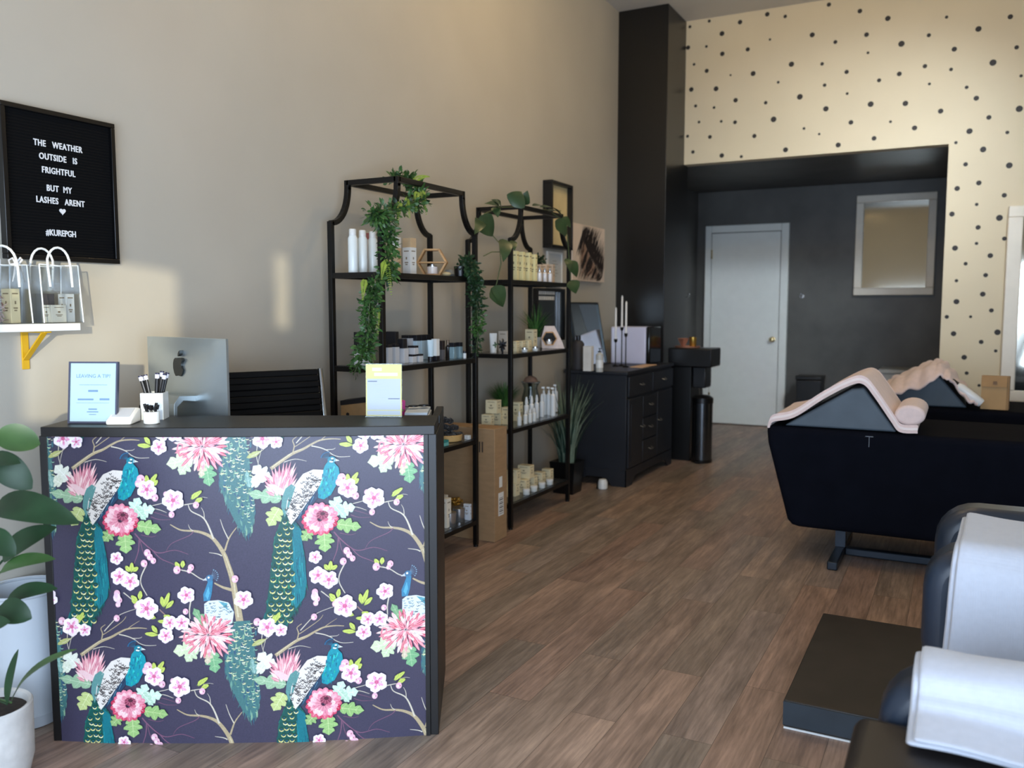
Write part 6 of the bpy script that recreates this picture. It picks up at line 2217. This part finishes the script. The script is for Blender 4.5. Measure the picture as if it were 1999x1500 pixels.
bgp = thing('paper_bag', 'brown paper bag with folded top standing on the farther bed', 'bag', (0.20, 6.05, BT2 + 0.0005), R(-6))
PAPER = mat('brown_bag_paper', (178, 144, 100), 0.8, var=0.07, scale=8, bump=0.15, bscale=30)
MB().prism([(-0.045, 0), (0.045, 0), (0.030, 0.205), (-0.030, 0.205)], 'x', -0.074, 0.062).build('body', PAPER, bgp)
MB().prism([(-0.045, 0), (0.045, 0), (0.030, 0.205), (-0.030, 0.205)], 'x', 0.0622, 0.076).build('gusset', mat('bag_side', (150, 118, 80), 0.8), bgp)
m = MB().prism([(-0.047, 0.140), (-0.044, 0.140), (-0.0303, 0.206), (-0.034, 0.207)], 'x', -0.075, 0.063)
m.build('folded_flap', mat('bag_flap', (166, 130, 88), 0.8), bgp)
MB().box(-0.010, 0.010, -0.049, -0.0445, 0.155, 0.175).build('seal', mat('dark_seal', (120, 88, 56), 0.6), bgp)
bx_ = thing('white_bottle', 'white squeeze bottle with dark cap lying at a slant beside the paper bag', 'bottle', (0.055, 5.99, BT2 + 0.034), rot=(0, R(-52), 0))
MB().lathe([(0.024, -0.085), (0.028, -0.075), (0.028, 0.065), (0.020, 0.085), (0.016, 0.090), (0, 0.09)], seg=24).build('body', BOT, bx_)
MB().lathe([(0.020, 0.0905), (0.020, 0.125), (0.014, 0.135), (0, 0.136)], seg=20).build('cap', BLACKP, bx_)
bx_.location = (0.060, 5.97, BT2 + 0.090)

# ---------------------------------------------------------------- step platform and lounge chairs at right
PLAT = mat('dark_brown_stain', (38, 32, 29), 0.5, var=0.25, scale=10)
pf_ = thing('step_platform', 'low dark brown step platform on the floor in front of the lounge chair', 'platform', (-0.44, 2.645, 0))
MB().box(0, 0.40, 0, 0.85, 0.006, 0.092).build('deck', PLAT, pf_, bevel=0.004)
MB().box(0.0, 0.40, -0.0045, -0.0003, 0.014, 0.088).build('riser', mat('riser_daylight_blue', (40, 50, 58), 0.35, var=0.2, scale=9), pf_)  # bluish sheet paints the cool window daylight on the platform's front face
MB().box(0.002, 0.398, 0.0, 0.84, 0.0, 0.0058).build('base_strip', mat('pale_strip', (226, 228, 226), 0.5), pf_)
CHL = mat('dark_navy_leather', (36, 46, 60), 0.36, var=0.12, scale=12, spec=0.5, bump=0.06, bscale=160)
CHF = mat('dark_brown_leather', (30, 26, 26), 0.45, var=0.15, scale=12)
TOW = mat('white_waffle_towel', (188, 192, 202), 0.9, var=0.03, scale=60, sheen=0.4)
# waffle weave on the towel
nt = TOW.node_tree
b_ = nt.nodes['Principled BSDF']
tcw = nt.nodes.new('ShaderNodeTexCoord')
wv = []
for d in ('X', 'Y'):
    w = nt.nodes.new('ShaderNodeTexWave')
    w.bands_direction = d
    w.inputs['Scale'].default_value = 55
    w.inputs['Distortion'].default_value = 0.6
    nt.links.new(tcw.outputs['UV'] if False else tcw.outputs['Object'], w.inputs['Vector'])
    wv.append(w)
mxw = nt.nodes.new('ShaderNodeMath')
mxw.operation = 'ADD'
nt.links.new(wv[0].outputs['Fac'], mxw.inputs[0])
nt.links.new(wv[1].outputs['Fac'], mxw.inputs[1])
bpw = nt.nodes.new('ShaderNodeBump')
bpw.inputs['Strength'].default_value = 0.12
bpw.inputs['Distance'].default_value = 0.003
nt.links.new(mxw.outputs[0], bpw.inputs['Height'])
nt.links.new(bpw.outputs['Normal'], b_.inputs['Normal'])


def rounded_slab(x0, x1, z0, z1, rad, n=6):
    """side outline with rounded front (left) corners"""
    pts = [(x1, z0), (x1, z1)]
    for k in range(n + 1):
        a = math.pi / 2 + math.pi / 2 * k / n
        pts.append((x0 + rad + rad * math.cos(a), z1 - rad + rad * math.sin(a)))
    r2 = rad * 0.8
    for k in range(n + 1):
        a = math.pi + math.pi / 2 * k / n
        pts.append((x0 + r2 + r2 * math.cos(a), z0 + r2 + r2 * math.sin(a)))
    return pts


def lounge_chair(label, y_near, y_far, aw, ax, ztop, sx, ah):
    """faces left: arms on the near and far side, backrest to the right"""
    c = thing('lounge_chair', label, 'chair', (0, y_near, 0))
    w = y_far - y_near
    for y0, x0 in ((0, ax), (w - aw, ax + 0.015)):
        MB().prism(rounded_slab(x0, 0.62, ztop - ah, ztop, 0.12), 'y', y0, y0 + aw).build('armrest', CHL, c, bevel=0.045, seg=5)
    MB().box(sx, 0.60, aw + 0.004, w - aw - 0.004, 0.33, 0.455).build('seat', CHF, c, bevel=0.03, seg=4)
    MB().prism([(0.50, 0.46), (0.62, 0.46), (0.80, 1.02), (0.70, 1.05)], 'y', aw + 0.004, w - aw - 0.004).build('backrest', CHL, c, bevel=0.04, seg=4)
    MB().box(0.06, 0.56, 0.04, w - 0.04, 0.03, ztop - ah - 0.001).build('base', CHF, c, bevel=0.01)
    for yy in (0.09, w - 0.09):
        for x in (0.1, 0.52):
            MB().cyl((x, yy, 0), 0.02, 0.0295, 12).build('foot', BLACKP, c)
    return c


def towel(label, x0, x1, prof, tilt=0.0, lean=0.0):
    """towel hanging over an arm: prof is a list of (y, z), swept along x; layered fold"""
    t = thing('towel', label, 'towel', (x0, prof[0][0], 0))
    pr = smooth_path([(y - prof[0][0], z) for y, z in prof], 5)
    n = len(pr)
    nx = 12
    for lay in range(2):
        vs, fs = [], []
        for i in range(nx + 1):
            f = i / nx
            x = (x1 - x0) * f
            for j, p in enumerate(pr):
                s = j / (n - 1)
                wob = 0.004 * math.sin(5 * f + 6 * s + lay) + 0.003 * math.sin(13 * f - 4 * s)
                xo = lean * (1 - s) + (0.012 * lay)
                vs.append((x + xo * (1 - f), p.x - 0.009 * lay * (1 if s < 0.4 else 0.2), p.y + 0.011 * lay + wob + tilt * f + 0.006))
        for i in range(nx):
            for j in range(n - 1):
                a = i * n + j
                fs.append((a, a + n, a + n + 1, a + 1))
        MB().add(vs, fs).build('fold', TOW, t, smooth=70, solid=0.009, sub=1)
    return t


lounge_chair('dark navy lounge chair behind the step platform with towel over its near arm', 2.47, 3.14, 0.16, -0.064, 0.672, 0.02, 0.36)
lounge_chair('dark navy lounge chair nearest the camera at bottom right', 1.24, 2.02, 0.15, -0.138, 0.548, -0.165, 0.255)
towel('white waffle towel draped over the arm of the lounge chair behind the step platform', 0.024, 0.56,
      [(2.435, 0.352), (2.432, 0.46), (2.436, 0.61), (2.47, 0.672), (2.55, 0.680), (2.70, 0.678), (2.83, 0.674)], -0.045, -0.040)
towel('white waffle towel bulging over the arm of the lounge chair nearest the camera', -0.060, 0.50,
      [(1.735, 0.462), (1.79, 0.474), (1.830, 0.486), (1.852, 0.515), (1.872, 0.545), (1.92, 0.558), (1.97, 0.556), (2.00, 0.548)], -0.006, -0.004)

# warm ceiling spots of the salon, above the frame
CANM = mat('white_lamp_metal', (220, 218, 212), 0.4)
for k, (x, y, e) in enumerate(((-1.5, 2.2, 18), (-1.5, 4.5, 26), (-0.6, 5.6, 15), (1.4, 4.4, 8))):
    l = thing('ceiling_spot', 'white round ceiling spotlight above the frame', 'lamp', (x, y, ZC), group='ceiling spotlights')
    MB().lathe([(0.075, -0.16), (0.08, -0.15), (0.08, -0.03), (0.03, -0.0005), (0, -0.0005)], seg=24, cap=False).build('housing', CANM, l)
    o = lamp('warm_spot', 'POINT', (x, y, ZC - 0.28), (0, 0, 0), e, (1.0, 0.72, 0.36), shadow_soft_size=0.08)
# added cool fill panel, out of view, brightening the door and recess
cpn = thing('added_fill_panel', 'unseen flat white panel added as fill light above the frame', 'lamp', (0.7, 5.2, ZC))
MB().box(-0.32, 0.32, -0.32, 0.32, -0.04, -0.0005).build('housing', CANM, cpn, bevel=0.004)
o = lamp('cool_fill', 'AREA', (0.7, 5.2, ZC - 0.06), (0, 0, 0), 24, (0.76, 0.88, 1.0), shape='SQUARE', size=0.6, spread=R(60))
aim(o, (-2.9, 4.3, -3.0))
